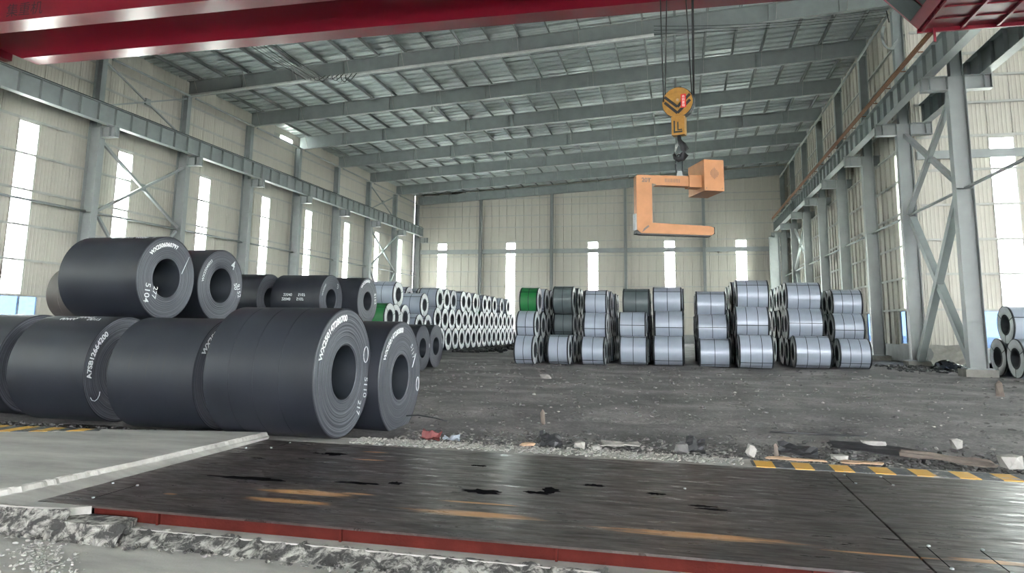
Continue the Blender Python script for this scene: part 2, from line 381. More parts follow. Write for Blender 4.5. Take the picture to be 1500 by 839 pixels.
# left wall
wl = struct(MB().box(XL-.12, XL+.06, Y0, YEND, -.35, 1.0).build('wall_left', M['plinth']))
clad_wall(wl, (XL, 0, 0), pi/2, -41.6, YEND, [-37.85, -30.35, -22.85, -15.35, -7.85, -.35, 7.15, 14.65, 22.0, 29.6, 36.4, 44.1, 52.0, 59.1, 67.0, 74.6, 81.6], lambda u: 17.55 if 53.3 < u < 55.4 else 18.77)
MB().box(XL-.01, XL+.01, 52.6, 55.7, 17.5, 18.0).build('strip_pane', M['pane'], wl)
MB().box(XL-.02, XL+.02, 52.6, 55.8, 18.0, 18.77).build('wall_panel', M['clad'], wl)
girts(wl, 'y', XL+.12, KY(-2), YEND-.1, GZ)
MB().box(XL+.04, XL+.22, KY(-2), YEND, 2.9, 3.0).build('girt', M['girt'], wl)
# end wall
we = struct(MB().box(XL-.1, XR+.1, YEND, YEND+.18, -.35, 1.0).build('wall_end', M['plinth']))
clad_wall(we, (0, YEND, 0), 0, XL, XR, [-29.6, -20.5, -10.1, -.9, 7.3], lambda u: roofz(u)+.22, low=False)
girts(we, 'x', YEND-.12, XL+.1, XR-.1, (3.0,)+GZ+(17.8,), 9.28)
MB().box(XL+.3, XR-.3, YEND-.34, YEND-.22, 10.75, 11.3).build('wall_rail', M['steel_l'], we)
# right wall (side) and return wall of the second bay
wr = struct(MB().box(XR-.06, XR+.12, 41.7, YEND, -.35, 1.0).build('wall_right', M['plinth']))
clad_wall(wr, (XR, 0, 0), pi/2, 41.7, YEND, [44.6, 52.2, 59.6, 67.2, 74.6, 81.9], lambda u: roofz(XR)+.24, zb=1.0)
girts(wr, 'y', XR-.12, 41.75, YEND-.1, (3.0,)+GZ+(18.3,), BAY)
X2 = 56.0
wb = struct(MB().box(XR-.1, X2, 41.6, 41.78, -.35, .9).build('wall_back', M['plinth']))
def roof2(x): return roofz(12.4)-(x-12.4)*.0556
clad_wall(wb, (0, 41.7, 0), 0, XR, 35.0, [17.0, 25.5, 33.0], lambda u: roof2(u)+.2, zb=.9, sill=2.95)
MB().box(35.0, X2, 41.67, 41.73, .9, 16).build('wall_panel', M['clad'], wb)['label'] = 'plain stretch of cladding far to the right'
girts(wb, 'x', 41.55, XR+.05, 35.0, (2.93,)+GZ+(18.3,), 7.4)
MB().box(XR, 35, 41.36, 41.46, 11.0, 11.45).build('wall_rail', M['steel_l'], wb)
wf = struct(MB().box(X2, X2+.2, Y0, 41.7, -.35, 1.0).build('wall_far_right', M['plinth']))
for i in range(11):
    y = Y0+i*7.575
    MB().box(X2, X2+.1, y, y+5.4, 1.0, 17.9).build('wall_panel', M['clad'], wf)
    MB().box(X2, X2+.1, y+5.4, y+7.575, 12.2, 17.9).build('wall_panel', M['clad'], wf)
    MB().box(X2+.04, X2+.06, y+5.4, y+7.575, 1.0, 12.2).build('strip_pane', M['pane'], wf)  # unseen strip windows added to brighten the second bay
# unseen front wall added to curb daylight behind the camera, opening kept at right
wn = struct(MB().box(XL, -24, Y0-.2, Y0, -.35, 18.0).build('wall_front', M['clad']))
for x0, x1, z0, z1 in ((-24, 2, -.35, 20), (2, 30, 10, 20.5), (30, X2, -.35, 18.0)): MB().box(x0, x1, Y0-.2, Y0, z0, z1).build('wall_panel', M['clad'], wn)
# ceiling sheets
ce = struct(empty('ceiling', (0, 0, 0)))
def sheet_mesh(xa, za, xb, zb_, wid):
    pts = [(0, .0), (wid*.30, .0), (wid*.33, .035), (wid*.37, .035), (wid*.40, 0), (wid*.63, 0), (wid*.66, .035), (wid*.70, .035), (wid*.73, 0), (wid-.25, 0), (wid-.24, .2), (wid-.01, .2), (wid, 0)]
    m = len(pts); mb = MB(); mb.add([(xa, y, za+z) for y, z in pts]+[(xb, y, zb_+z) for y, z in pts], [(i, i+1, m+i+1, m+i) for i in range(m-1)])
    me = mb.mesh('roof_panel'); me.materials.append(M['roof']); return me
YR0 = -41.6; nsh = 156; ws = (YEND+.2-YR0)/nsh
me1 = sheet_mesh(-34, roofz(-34), 13.0, roofz(13.0), ws)
for i in range(nsh): link('roof_panel', me1, ce, (0, YR0+i*ws, 0))
n2 = 100; ws2 = (41.8-YR0)/n2; me2 = sheet_mesh(12.4, roofz(12.4), X2+.2, roof2(X2+.2), ws2)
for i in range(n2): link('roof_panel', me2, ce, (0, YR0+i*ws2, 0))
# purlins (children of the ceiling), one per bay and line
def z_mesh():
    mb = MB(); L_ = BAY-.04; mb.box(0, .01, 0, L_, 0, .24).box(0, .075, 0, L_, 0, .012).box(-.065, .01, 0, L_, .228, .24).box(.065, .075, 0, L_, 0, .03)
    me = mb.mesh('purlin'); me.materials.append(M['zinc']); return me
zm = z_mesh()
PX = [-32.2+1.9*i for i in range(24)]
for k in range(-3, 7):
    for x in PX:
        link('purlin', zm, ce, (x, KY(k)+.02, roofz(x)-.265))
# floor -------------------------------------------------------------------
def groundz(x, y):
    v = noise.fractal(Vector((x*.35, y*.35, 0)), 1.0, 2.0, 4)*.05+noise.noise(Vector((x*2.1, y*2.1, 3)))*.012
    if y < 12: v *= .5
    if y < 14.5 and x > -6.5: v -= .06*max(0, min(1, (x+6.5)/1.5))
    return v-.03
mb = MB(); xs = []; x = -34.0
def grid(mb, xs, ys, fz):
    n = len(xs); vs = [(x, y, fz(x, y)) for y in ys for x in xs]
    mb.add(vs, [(j*n+i, j*n+i+1, (j+1)*n+i+1, (j+1)*n+i) for j in range(len(ys)-1) for i in range(n-1)], True); return mb
fr = lambda a, b, n: [a+(b-a)*i/n for i in range(n+1)]
fl = struct(grid(MB(), fr(-33.6, 56, 240), fr(10.42, 18, 70)+fr(18.2, 41.6, 90)[0:], groundz).build('floor', M['dirt']), 'dark dirt and grit floor of the storage hall')
grid(MB(), fr(-33.6, 12.8, 90), fr(41.6, 86.2, 80), groundz).build('floor_back', M['dirt'])['kind'] = 'structure'
grid(MB(), fr(-33.6, -11.9, 50), fr(9.3, 10.42, 6), lambda x, y: groundz(x, y)).build('floor_left', M['dirt'])['kind'] = 'structure'
# outside yard
MB().add([(-300, -300, -.4), (300, -300, -.4), (300, 400, -.4), (-300, 400, -.4)], [(0, 1, 2, 3)]).build('ground', M['outside'])['kind'] = 'structure'

# ------------------------------------------------------------------ columns, crane beams
def hcol(name, x0, x1, y, z0, z1, fw=.42, parent=None, mt='steel_l', t=.025):
    mb = MB(); mb.box(x0, x0+t, y-fw/2, y+fw/2, z0, z1).box(x1-t, x1, y-fw/2, y+fw/2, z0, z1).box(x0+t, x1-t, y-.012, y+.012, z0, z1)
    return mb.build(name, M[mt], parent)
def column(k, side):
    y = KY(k)
    if side == 'L':
        c = empty('steel_column', (-32.9, y, -.1)); a, b = -33.35, -32.55; ua, ub = -33.35, -32.85; tx0, tx1 = -32.55, -31.55
    else:
        c = empty('steel_column', (12.03, y, -.1)); a, b = 11.68, 12.38; ua, ub = 11.83, 12.33; tx0, tx1 = 10.65, 13.45
    ox, oy, oz = c.location
    def P(o): o.location = (-ox, -oy, -oz); return o
    P(hcol('lower_shaft', a, b, y, .3, 12.9, .45, c))
    P(hcol('upper_shaft', ua, ub, y, 12.9, 17.3 if side == 'L' else rz(12)-.05, .38, c, 'steel'))
    mb = MB()
    mb.box(a-.15, b+.15, y-.35, y+.35, .25, .3); P(mb.build('base_plate', M['steel'], c))
    P(MB().box(a-.25, b+.25, y-.45, y+.45, -.1, .25).build('pedestal', M['pedestal'], c))
    mb = MB(); spans = [(tx0-.0, tx1)] if side == 'L' else [(tx0, a), (b, tx1)]
    for p, q in spans:
        mb.box(p, q, y-.19, y+.19, 12.25, 12.28).box(p, q, y-.19, y+.19, 12.87, 12.9).box(p, q, y-.01, y+.01, 12.28, 12.87)
    P(mb.build('bracket', M['steel_l'], c)); mb = MB()
    for p in ((-31.95, -31.58) if side == 'L' else (10.68, 11.0, 13.15, 13.42)): mb.box(p-.01, p+.01, y-.18, y+.18, 12.28, 12.87)
    P(mb.build('bracket_stiffener', M['steel'], c))
    mb = MB()
    for z in (2.2, 7.85): mb.box(a+.02, b-.02, y-.2, y-.01, z, z+.02)
    P(mb.build('web_stiffener', M['steel_l'], c))
    wh = 'left wall' if side == 'L' else 'right hand row'
    n = k+4 if side == 'L' else k+4
    return c
ORD = 'first second third fourth fifth sixth seventh eighth ninth tenth eleventh twelfth thirteenth fourteenth fifteenth sixteenth seventeenth eighteenth nineteenth twentieth twenty-first twenty-second'.split()
ordw = ['first', 'second', 'third', 'fourth', 'fifth', 'sixth', 'seventh', 'eighth', 'ninth', 'tenth', 'eleventh', 'twelfth']
for k in range(-2, 8):
    c = column(k, 'L')
    if k < 0: tag(c, 'grey steel column against the left wall, outside the frame to the left', 'column', 'columns along the left wall')
    else: tag(c, f'grey H section column on the left wall, {ordw[k]} from the camera, carrying the crane beam', 'column', 'columns along the left wall')
for k in range(-1, 8):
    c = column(k, 'R')
    if k < 0: tag(c, 'grey steel column of the right row, outside the frame to the right', 'column', 'columns of the right row')
    else: tag(c, f'grey H section column of the right row, {ordw[k]} from the camera, with bracket under the crane beam', 'column', 'columns of the right row')
# columns of the end wall
for i, x in enumerate((-24.4, -15.2, -6.1, 3.1)):
    c = empty('end_column', (x, YEND-.45, 0)); hcol('shaft', -.17, .17, 0, .1, rz(x)+.0, .5, c, 'steel_l')
    MB().box(-.3, .3, -.3, .3, -.1, .1).build('pedestal', M['pedestal'], c)
    tag(c, f'slim grey wind column in front of the end wall, {ordw[i]} from the left', 'column', 'wind columns of the end wall')
cc = empty('end_column', (11.0, YEND-1.6, 0)); hcol('shaft', -.75, .35, 0, .1, 12.25, .5, cc, 'steel_l'); MB().box(-.85, .45, -.3, .3, -.1, .1).build('pedestal', M['pedestal'], cc)
tag(cc, 'broad grey column in the right corner by the end wall', 'column')

def crane_beam(x, y0, y1, label, rail=True, cond=0):
    b = empty('crane_runway_beam', (x, y0, 12.9)); L_ = y1-y0
    m1 = MB().box(-.2, .2, 0, L_, 0, .035); m1.build('bottom_flange', M['steel_l'], b)
    MB().box(-.22, .22, 0, L_, 1.07, 1.1).build('top_flange', M['steel'], b)
    MB().box(-.012, .012, 0, L_, .035, 1.07).build('web', M['steel'], b)
    MB().box(-.05, .05, 0, L_, 1.1, 1.22).build('rail', M['dark'], b)
    s = MB().box(-.17, -.012, -.008, .008, .035, 1.07).box(.012, .17, -.008, .008, .035, 1.07).mesh('stiffener'); s.materials.append(M['steel'])
    n = int(L_/1.25)
    for i in range(n+1): link('stiffener', s, b, (0, .05+i*1.25, 0))
    if cond:
        mb = MB()
        for z in (0, .12, .24): mb.box(-.02, .02, 0, L_, z, z+.04)
        mb.box(-.005, .005, 0, L_, -.02, .3)
        mb.build('conductor_rail', M['rail'], b, (cond, 0, 1.28))
        mb = MB()
        for i in range(int(L_/2.5)): mb.box(min(0, cond), max(0, cond), i*2.5, i*2.5+.05, 1.22, 1.26)
        mb.build('conductor_bracket', M['rail'], b)
    return tag(b, label, 'beam')
crane_beam(-31.9, KY(-3), 84.8, 'long grey crane beam with stiffeners along the left wall')
crane_beam(10.98, KY(-3), 84.8, 'long grey crane beam with rusty conductor rail on the right row of columns', cond=-.32)
crane_beam(13.2, KY(-3), 41.2, 'short grey crane beam on the far side of the right columns')

# rafters
for k in range(-4, 8):
    y = KY(k); r = empty('roof_rafter', (-33, y, rz(-33)))
    Lx = 45.4; sl = .0556
    def slab(z0, z1, w0): return [(0, z0), (Lx, z0+Lx*sl), (Lx, z1+Lx*sl), (0, z1)]
    MB().prism(slab(.03, 1.07, 0), 'y', -.012, .012).build('web', M['steel'], r)
    MB().prism(slab(0, .03, 0), 'y', -.14, .14).build('bottom_flange', M['steel_l'], r)
    MB().prism(slab(1.07, 1.1, 0), 'y', -.14, .14).build('top_flange', M['steel_l'], r)
    st = MB().box(-.008, .008, -.13, -.012, .03, 1.07).box(-.008, .008, .012, .13, .03, 1.07).mesh('stiffener'); st.materials.append(M['steel_l'])
    for i in range(1, 12): x = i*3.8-.2+.0; link('stiffener', st, r, (x+.6, 0, (x+.6)*sl))
    fb = MB().bar((0, -.02, .02), (0, -.72, 1.12), .03, .03).mesh('flange_brace'); fb.materials.append(M['girt'])
    fb2 = MB().bar((0, .02, .02), (0, .72, 1.12), .03, .03).mesh('flange_brace'); fb2.materials.append(M['girt'])
    for i in range(0, 12):
        x = .8+1.9*2*i; link('flange_brace', fb, r, (x, 0, x*sl)); link('flange_brace', fb2, r, (x, 0, x*sl))
    if k < 1: tag(r, f'grey roof rafter in front of or above the red crane, {ORD[k+4]} from the open end', 'rafter', 'roof rafters above the crane')
    else: tag(r, f'grey I beam rafter sloping across the hall, {ordw[k-1]} of those beyond the red crane', 'rafter', 'roof rafters')
# second bay rafters
for k in range(-4, 2):
    y = KY(k); r = empty('roof_rafter', (12.4, y, rz(12.4)))
    Lx = 43.5; sl = -.0556
    mb = MB()
    for z0, z1, h in ((.03, 1.07, .012), (0, .03, .14), (1.07, 1.1, .14)): mb.prism([(0, z0), (Lx, z0+Lx*sl), (Lx, z1+Lx*sl), (0, z1)], 'y', -h, h)
    mb.build('web', M['steel'], r); tag(r, f'grey rafter of the second bay beyond the right columns, {ORD[k+4]} from the open end', 'rafter', 'rafters of the second bay')

# eave struts and mid height ties
mb = MB()
for nm, x, z, r_, y0, y1, lb in (('tie_rod', -32.95, 7.9, .07, KY(-2), KY(7), 'thin grey tie running at mid height through the left columns'),
                                 ('tie_rod', 12.03, 7.85, .07, KY(-1), KY(7), 'thin grey tie running at mid height through the right columns'),
                                 ('eave_strut', -32.6, 17.15, .08, KY(-2), KY(7), 'pale round strut under the eave of the left wall'),
                                 ('eave_strut', 11.75, 19.3, .08, KY(-1), KY(7), 'pale round strut under the roof over the right columns')):
    e = empty(nm, (x, y0, z)); g = .28 if nm == 'tie_rod' else .26
    sm = MB().tube([(0, g, 0), (0, BAY-g, 0)], r_, 8).mesh('tube_section'); sm.materials.append(M['steel_l'])
    for i in range(round((y1-y0)/BAY)): link('tube_section', sm, e, (0, i*BAY, 0))
    tag(e, lb, 'strut')
def xbrace(name, x, ya, yb, z0, z1, w_, label, mt='steel', h=None):
    e = empty(name, (x, ya, z0)); h = h or w_; D = yb-ya; Hh = z1-z0
    MB().bar((.04, 0, 0), (.04, D, Hh), w_, h, (1, 0, 0)).build('diagonal', M[mt], e)
    MB().bar((-.04, D, 0), (-.04, 0, Hh), w_, h, (1, 0, 0)).build('diagonal', M[mt], e)
    MB().box(-.08, .08, D/2-.2, D/2+.2, Hh/2-.2, Hh/2+.2).build('gusset', M['steel'], e)
    return tag(e, label, 'brace')
xbrace('cross_brace', -32.75, KY(0)+.25, KY(1)-.25, 7.95, 12.1, .16, 'upper grey cross brace between the first two left columns', 'steel_l')
xbrace('cross_brace', -32.75, KY(0)+.5, KY(1)-.5, .4, 7.7, .16, 'lower grey cross brace between the first two left columns, behind coils', 'steel_l')
xbrace('cross_brace', -33.0, KY(0)+.25, KY(1)-.25, 14.3, 17.0, .10, 'thin cross brace above the crane beam at the left wall, nearest bay', 'steel_l')
xbrace('cross_brace', -32.75, KY(5)+.25, KY(6)-.25, 7.95, 12.1, .16, 'upper cross brace at the far end of the left wall')
xbrace('cross_brace', -32.75, KY(5)+.5, KY(6)-.5, .4, 7.7, .16, 'lower cross brace at the far end of the left wall')
xbrace('cross_brace', -33.0, KY(5)+.25, KY(6)-.25, 14.3, 17.0, .10, 'thin cross brace above the crane beam at the far left')
xbrace('cross_brace', 12.03, KY(0)+.25, KY(1)-.25, 8.0, 12.2, .22, 'upper cross brace between the first two right columns', 'steel_l')
xbrace('cross_brace', 12.03, KY(0)+.5, KY(1)-.5, .35, 7.6, .32, 'heavy lower cross brace between the first two right columns', 'steel')
xbrace('cross_brace', 12.03, KY(5)+.25, KY(6)-.25, 8.0, 12.2, .2, 'upper cross brace between far right columns')
xbrace('cross_brace', 12.03, KY(5)+.5, KY(6)-.5, .35, 7.6, .3, 'lower cross brace between far right columns, above silver coils')
#@@PART2
# ------------------------------------------------------------------ foreground: deck, concrete
def slabbox(name, pts, z0, z1, m, parent=None, kind='structure'):
    o = MB().prism(pts, 'z', z0, z1).build(name, M[m], parent)
    if kind and not parent: o['kind'] = kind
    return o
d1 = empty('steel_deck', (-6.1, 5.94, -.02))
MB().box(0, 7.895, 0, 3.92, 0, .02).build('deck_plate', M['plate'], d1); MB().box(7.915, 14.0, 0, 3.92, 0, .02).build('deck_plate', M['plate'], d1)
bolt = MB().lathe_x([(0, .0), (0, .015), (.009, .016), (.014, .009), (.014, 0)], 10).mesh('bolt'); bolt.materials.append(M['steel'])
for x, y in ((-5.7, 6.19), (-5.68, 6.76), (1.97, 6.77), (1.95, 6.19), (2.37, 6.78), (2.35, 6.2), (.03, 8.34), (1.96, 9.21), (2.36, 9.23), (2.35, 9.7), (-5.95, 9.13), (-5.62, 9.24), (-5.6, 9.7), (-6.0, 6.77), (1.94, 9.7)):
    b = link('bolt', bolt, d1, (x+6.1, y-5.94, .02)); b.rotation_euler = (0, -pi/2, 0)
for (xa, ya, xb, yb) in ((-5.69, 6.19, -5.68, 6.76), (1.95, 6.19, 1.97, 6.77), (2.35, 6.2, 2.37, 6.78), (2.36, 9.23, 2.35, 9.7), (-5.61, 9.24, -5.6, 9.7), (1.95, 9.21, 1.94, 9.7)):
    MB().box(-.004, .004, .02, yb-ya-.02, 0, .002).build('weld_line', M['tar'], d1, (xa+6.1, ya-5.94, .02))
MB().box(0, 14, -.05, .0, -.34, 0).build('edge_beam', M['redbeam'], d1, (.62, .09, 0))
stf = MB().box(-.01, .01, -.035, 0, -.3, 0).mesh('stiffener'); stf.materials.append(M['redbeam'])
for x in (-4.75, -2.9, -1.0, .95, 2.8, 4.7): link('stiffener', stf, d1, (x+6.1, .04, 0))
tag(d1, 'large worn dark steel deck plates with rusty streaks over a red edge beam', 'steel deck')
# black worn patches / flakes lying on the plates
def blot(name, cx, cy, rx, ry, seed, label, m='tar', z=.001, th=.004, ang=0):
    rnd = random.Random(seed); n = 22; pts = []
    for i in range(n):
        a = 2*pi*i/n; r = rnd.uniform(.55, 1.15); x = rx*r*cos(a); y = ry*r*sin(a); pts.append((x*cos(ang)-y*sin(ang), x*sin(ang)+y*cos(ang)))
    mb = MB(); vs = [(0, 0, th)]+[(x, y, 0) for x, y in pts]+[(x*.93, y*.93, th) for x, y in pts]
    fs = [(0, n+1+i, n+1+(i+1) % n) for i in range(n)]+[(1+i, 1+(i+1) % n, n+1+(i+1) % n, n+1+i) for i in range(n)]+[tuple(range(1, n+1))[::-1]]
    mb.add(vs, fs); o = mb.build(name, M[m], None, (cx, cy, z)); return tag(o, label, 'patch', 'black patches on the steel deck')
for i, (cx, cy, rx, ry, lb) in enumerate(((-2.06, 7.57, .24, .05, 'long black jagged patch in the middle of the steel deck'), (-1.38, 7.84, .13, .06, 'upper part of the forked black patch right of the long jagged one'), (-1.5, 7.68, .16, .03, 'lower tail of the forked black patch on the steel deck'),
      (.2, 7.6, .15, .025, 'thin black double streak near the middle right of the steel deck, upper streak'), (.28, 7.5, .2, .025, 'thin black double streak near the middle right of the steel deck, lower streak'), (-3.1, 7.66, .1, .05, 'small dark flake with pale rim left of the long black patch'),
      (-.96, 8.21, .14, .04, 'dark speckled patch farther back than the forked patch'), (-4.75, 7.42, .5, .05, 'long faint black smear on the left part of the deck'), (-4.57, 9.08, .2, .06, 'dark blot near the far left edge of the deck'), (-.27, 8.0, .12, .03, 'small black fleck right of the speckled patch'), (-2.5, 8.9, .12, .025, 'tiny dark fleck near the far edge of the deck'), (-3.5, 7.55, .3, .035, 'dark smear left of the small flake with pale rim'))):
    blot('black_patch', cx, cy, rx, ry*(2.3 if i < 3 else 1.6), i+3, lb)
# concrete
slabbox('floor_slab', [(-34, 5.6), (-6.5, 5.7), (-6.29, 7.4), (-6.14, 9.93), (-7.58, 9.6), (-8.62, 9.4), (-10.4, 9.25), (-14, 8.9), (-34, 8.9)], -.34, .10, 'conc')
mb = MB(); n = 160; vs = []
for i in range(n+1):
    t = i/n; y = 5.72+(9.93-5.72)*t; xe = -6.49+.35*(t**.8); q = noise.noise(Vector((y*14, 1, 1)))
    vs += [(xe-.012, y, .103), (xe+.012+.018*q, y, .09+.012*q), (xe+.035+.02*q, y, .045), (xe+.06, y, .036), (-6.105, y, .001)]
mb.add(vs, [(i*5+k, i*5+k+1, (i+1)*5+k+1, (i+1)*5+k) for i in range(n) for k in range(4)]); o = mb.build('trim_ramp', M['conc']); o['kind'] = 'structure'
slabbox('floor_strip', [(-7.2, 5.72), (-6.0, 5.74), (-5.62, 5.80), (-5.46, 5.925), (-6.11, 5.925), (-6.11, 9.9), (-6.5, 9.9), (-6.6, 6)], -.34, .0, 'conc')
slabbox('floor_step', [(-5.7, 5.66), (-5.15, 5.62), (-4.88, 5.74), (-4.95, 5.93), (-5.7, 5.93)], -.34, -.07, 'broken')
slabbox('floor_ledge', [(-5.3, 5.80), (14, 5.80), (14, 5.975), (-5.3, 5.975)], -.34, -.125, 'conc')
slabbox('floor_front', [(-34, -30), (56, -30), (56, 5.74), (-34, 5.74)], -.4, -.22, 'conc')
slabbox('trim_kerb', [(-6.3, 9.87), (14, 9.87), (14, 10.44), (-6.3, 10.44)], -.34, -.005, 'conc')
slabbox('trim_stripe', [(.9, 9.93), (14, 9.93), (14, 10.36), (.9, 10.36)], -.005, .004, 'stripe')
slabbox('trim_stripe_left', [(-14, 8.2), (-10.0, 8.62), (-8.5, 9.22), (-8.6, 9.36), (-10.4, 9.22), (-14, 8.87)], .10, .105, 'stripe')
MB().box(-34, 56, 3.4, 3.5, -3, -.41).build('trim_footing', M['conc'])['kind'] = 'structure'
# rough broken edge below the ledge
def rough(x0, x1, y0, y1, z0, z1, name, nx, seed):
    ys = 7; mb = MB(); vs = []
    for j in range(ys+1):
        for i in range(nx+1):
            t = j/ys; x = x0+(x1-x0)*i/nx; d = noise.fractal(Vector((x*9, t*2.5, seed)), 1, 2, 4)
            e = 1 if 0 < j < ys else .25
            vs.append((x+.01*d, y0+(y1-y0)*t+d*.07*e-.04*noise.noise(Vector((x*2.3, seed, 0)))*(1-t), z0+(z1-z0)*t**.7+d*.05*e))
    mb.add(vs, [(j*(nx+1)+i, j*(nx+1)+i+1, (j+1)*(nx+1)+i+1, (j+1)*(nx+1)+i) for j in range(ys) for i in range(nx)]); o = mb.build(name, M['broken']); o['kind'] = 'structure'
rough(-5.2, 9, 5.62, 5.83, -.228, -.122, 'trim_broken_edge', 620, 1)
rough(-5.75, -4.85, 5.56, 5.68, -.228, -.075, 'trim_broken_step', 60, 9)
rough(-9, -5.5, 5.60, 5.75, -.228, -.004, 'trim_broken_corner', 200, 5)
# rocks ----------------------------------------------------------------------
def rock_template(sub):
    bm = bmesh.new(); bmesh.ops.create_icosphere(bm, subdivisions=sub, radius=1); vs = [v.co.copy() for v in bm.verts]; fs = [tuple(v.index for v in f.verts) for f in bm.faces]; bm.free(); return vs, fs
RV, RF = rock_template(1)
def rocks(n, place, name, m, label, cat='gravel'):
    mb = MB(); rnd = random.Random(len(name)+n)
    for _ in range(n):
        x, y, z, r = place(rnd); a = rnd.uniform(0, 6.28); ca, sa = cos(a), sin(a); sx, sy, sz = rnd.uniform(.6, 1.5), rnd.uniform(.6, 1.1), rnd.uniform(.3, .8)
        jit = [rnd.uniform(.75, 1.25) for _ in range(12)]
        mb.add([(x+r*(v.x*sx*ca-v.y*sy*sa)*j, y+r*(v.x*sx*sa+v.y*sy*ca)*j, z+r*v.z*sz*j) for v, j in zip(RV, jit)], RF)
    o = mb.build(name, M[m]); tag(o, label, cat, kind='stuff'); return o
def p_near(r):
    x = r.uniform(-4.6, 7); t = abs(r.gauss(0, .45)); y = 10.5+t; return x, y, groundz(x, y)+.0+.02*r.random(), r.uniform(.01, .035)
def p_kerb(r):
    x = -4.8+5.6*r.random()**1.5; y = 9.98+.5*r.random(); return x, y, .0+.012*r.random(), r.uniform(.008, .03)
rocks(1500, p_kerb, 'kerb_gravel', 'gravelpale', 'bright crushed gravel spilled over the kerb beside the near dark coils')
rocks(2600, p_near, 'gravel', 'palerock', 'pale crushed gravel along the far kerb of the steel deck')
def p_near2(r):
    x = r.uniform(-4.6, 9); y = 10.6+abs(r.gauss(0, .9)); return x, y, groundz(x, y)+.01, r.uniform(.012, .05)
M['rockdark'] = mat('grey_rubble', (.11, .106, .106), .9, 0, .3, 6, .5, 20)
rocks(2200, p_near2, 'rubble', 'rockdark', 'grey rubble and grit spread behind the kerb')
def p_far(r):
    y = 12+22*r.random()**1.4; x = r.uniform(-5-(y-12)*.3, 10+(y-12)*.3); return x, y, groundz(x, y)+.005, r.uniform(.012, .05)*(1+(y-12)/22)
rocks(1500, p_far, 'scattered_stones', 'rockdark', 'scattered small stones across the dark dirt floor')
def p_right(r):
    x = r.uniform(2.2, 9); y = 10.7+abs(r.gauss(.4, .6)); return x, y, groundz(x, y)+.02, r.uniform(.015, .06)
rocks(900, p_right, 'coarse_rubble', 'rockdark', 'coarse grey rubble heap behind the yellow and black kerb')
def p_pale(r):
    y = 11+14*r.random(); x = r.uniform(-6, 9); return x, y, groundz(x, y)+.01, r.uniform(.012, .045)
rocks(100, p_pale, 'pale_chips', 'palerock', 'pale stone chips scattered over the dirt floor')
def p_edge(r):
    x = r.uniform(-6.5, 6); y = r.uniform(5.5, 5.75); return x, y, -.2, r.uniform(.006, .03)
rocks(700, p_edge, 'edge_crumbs', 'broken', 'crumbled concrete chips at the broken floor edge in front')
def p_crk(r):
    t = r.random(); return -5.6+1.2*t+r.gauss(0, .10), 5.45-.9*t+r.gauss(0, .12), -.215, r.uniform(.004, .022)
rocks(420, p_crk, 'floor_crumbs', 'conccrumb', 'pale crumbs along the crack in the front floor at left')
def p_left(r):
    x = r.uniform(-14, -6.5); y = r.uniform(9.75, 10.2); return x, y, .0, r.uniform(.015, .05)
rocks(260, p_left, 'dust_heap_stones', 'rockdark', 'grey grit in front of the dark coils at left')
def chunk(name, x, y, z, sx, sy, sz, m, label, cat, seed=1, rot=(0, 0, 0), sub=1):
    rnd = random.Random(seed); vs, fs = rock_template(sub)
    q = []
    for v in vs:
        c = Vector([max(-.72, min(.72, k)) for k in v]); c *= 1+.55*noise.noise(v*1.9+Vector((seed*3.3, 0, 0))); q.append((c.x*sx, c.y*sy, c.z*sz))
    o = MB().add(q, fs).build(name, M[m], None, (x, y, z)); o.rotation_euler = rot; return tag(o, label, cat)
def sheet(name, x, y, z, w_, d_, m, label, cat, seed=1, rot=(0, 0, 0), amp=.08, th=.012, n=6):
    rnd = random.Random(seed); mb = MB(); vs = []
    for s_ in (0, 1):
        for j in range(n+1):
            for i in range(n+1):
                u = (i/n-.5); v = (j/n-.5); e = 1+.18*noise.noise(Vector((u*3, v*3, seed)))
                vs.append((u*w_*e, v*d_*e, amp*noise.noise(Vector((u*2.5, v*2.5, seed+9)))-s_*th))
    N_ = (n+1)**2; fs = []
    for j in range(n):
        for i in range(n):
            a = j*(n+1)+i; fs += [(a, a+1, a+n+2, a+n+1), (N_+a, N_+a+n+1, N_+a+n+2, N_+a+1)]
    for i in range(n):
        for a, b in ((i, i+1), (n*(n+1)+i+1, n*(n+1)+i), ((i+1)*(n+1), i*(n+1)), (i*(n+1)+n, (i+1)*(n+1)+n)): fs.append((a, N_+a, N_+b, b))
    o = mb.add(vs, fs).build(name, M[m], None, (x, y, z)); o.rotation_euler = rot; return tag(o, label, cat)
chunk('concrete_block', 4.22, 10.92, .07, .17, .13, .15, 'palerock', 'pale rounded concrete block beside the striped kerb at right', 'block', 3)
sheet('red_scrap_sheet', -3.85, 10.95, .03, .30, .22, 'scrapred', 'crumpled faded red sheet on the gravel near the dark coils', 'scrap', 2, (.5, .1, .2), .12)
sheet('pale_scrap_sheet', -3.52, 10.95, .0, .26, .12, 'paper', 'small pale bent sheet right of the red scrap', 'scrap', 4, (.2, 0, 0), .08)
chunk('wood_stub', -2.46, 13.05, .10, .06, .06, .22, 'wood', 'upright dark wooden stub standing in the dirt', 'wood', 4)
chunk('wood_stub', 8.86, 23.2, .15, .12, .1, .36, 'wood', 'short dark stub standing far right in the dirt', 'wood', 5)
chunk('stone_chunk', -4.4, 23.9, .08, .25, .2, .14, 'palerock', 'pale angular stone lying alone in the middle of the dirt floor', 'stone', 6)
chunk('cardboard_piece', -2.2, 10.52, .03, .16, .07, .04, 'brown', 'small tan cardboard piece by the kerb', 'cardboard', 7)
sheet('dark_scrap_plate', -1.9, 10.78, .07, .34, .3, 'scrapdark', 'bent dark plate right of the tan cardboard piece', 'scrap', 8, (.5, .15, .3), .1)
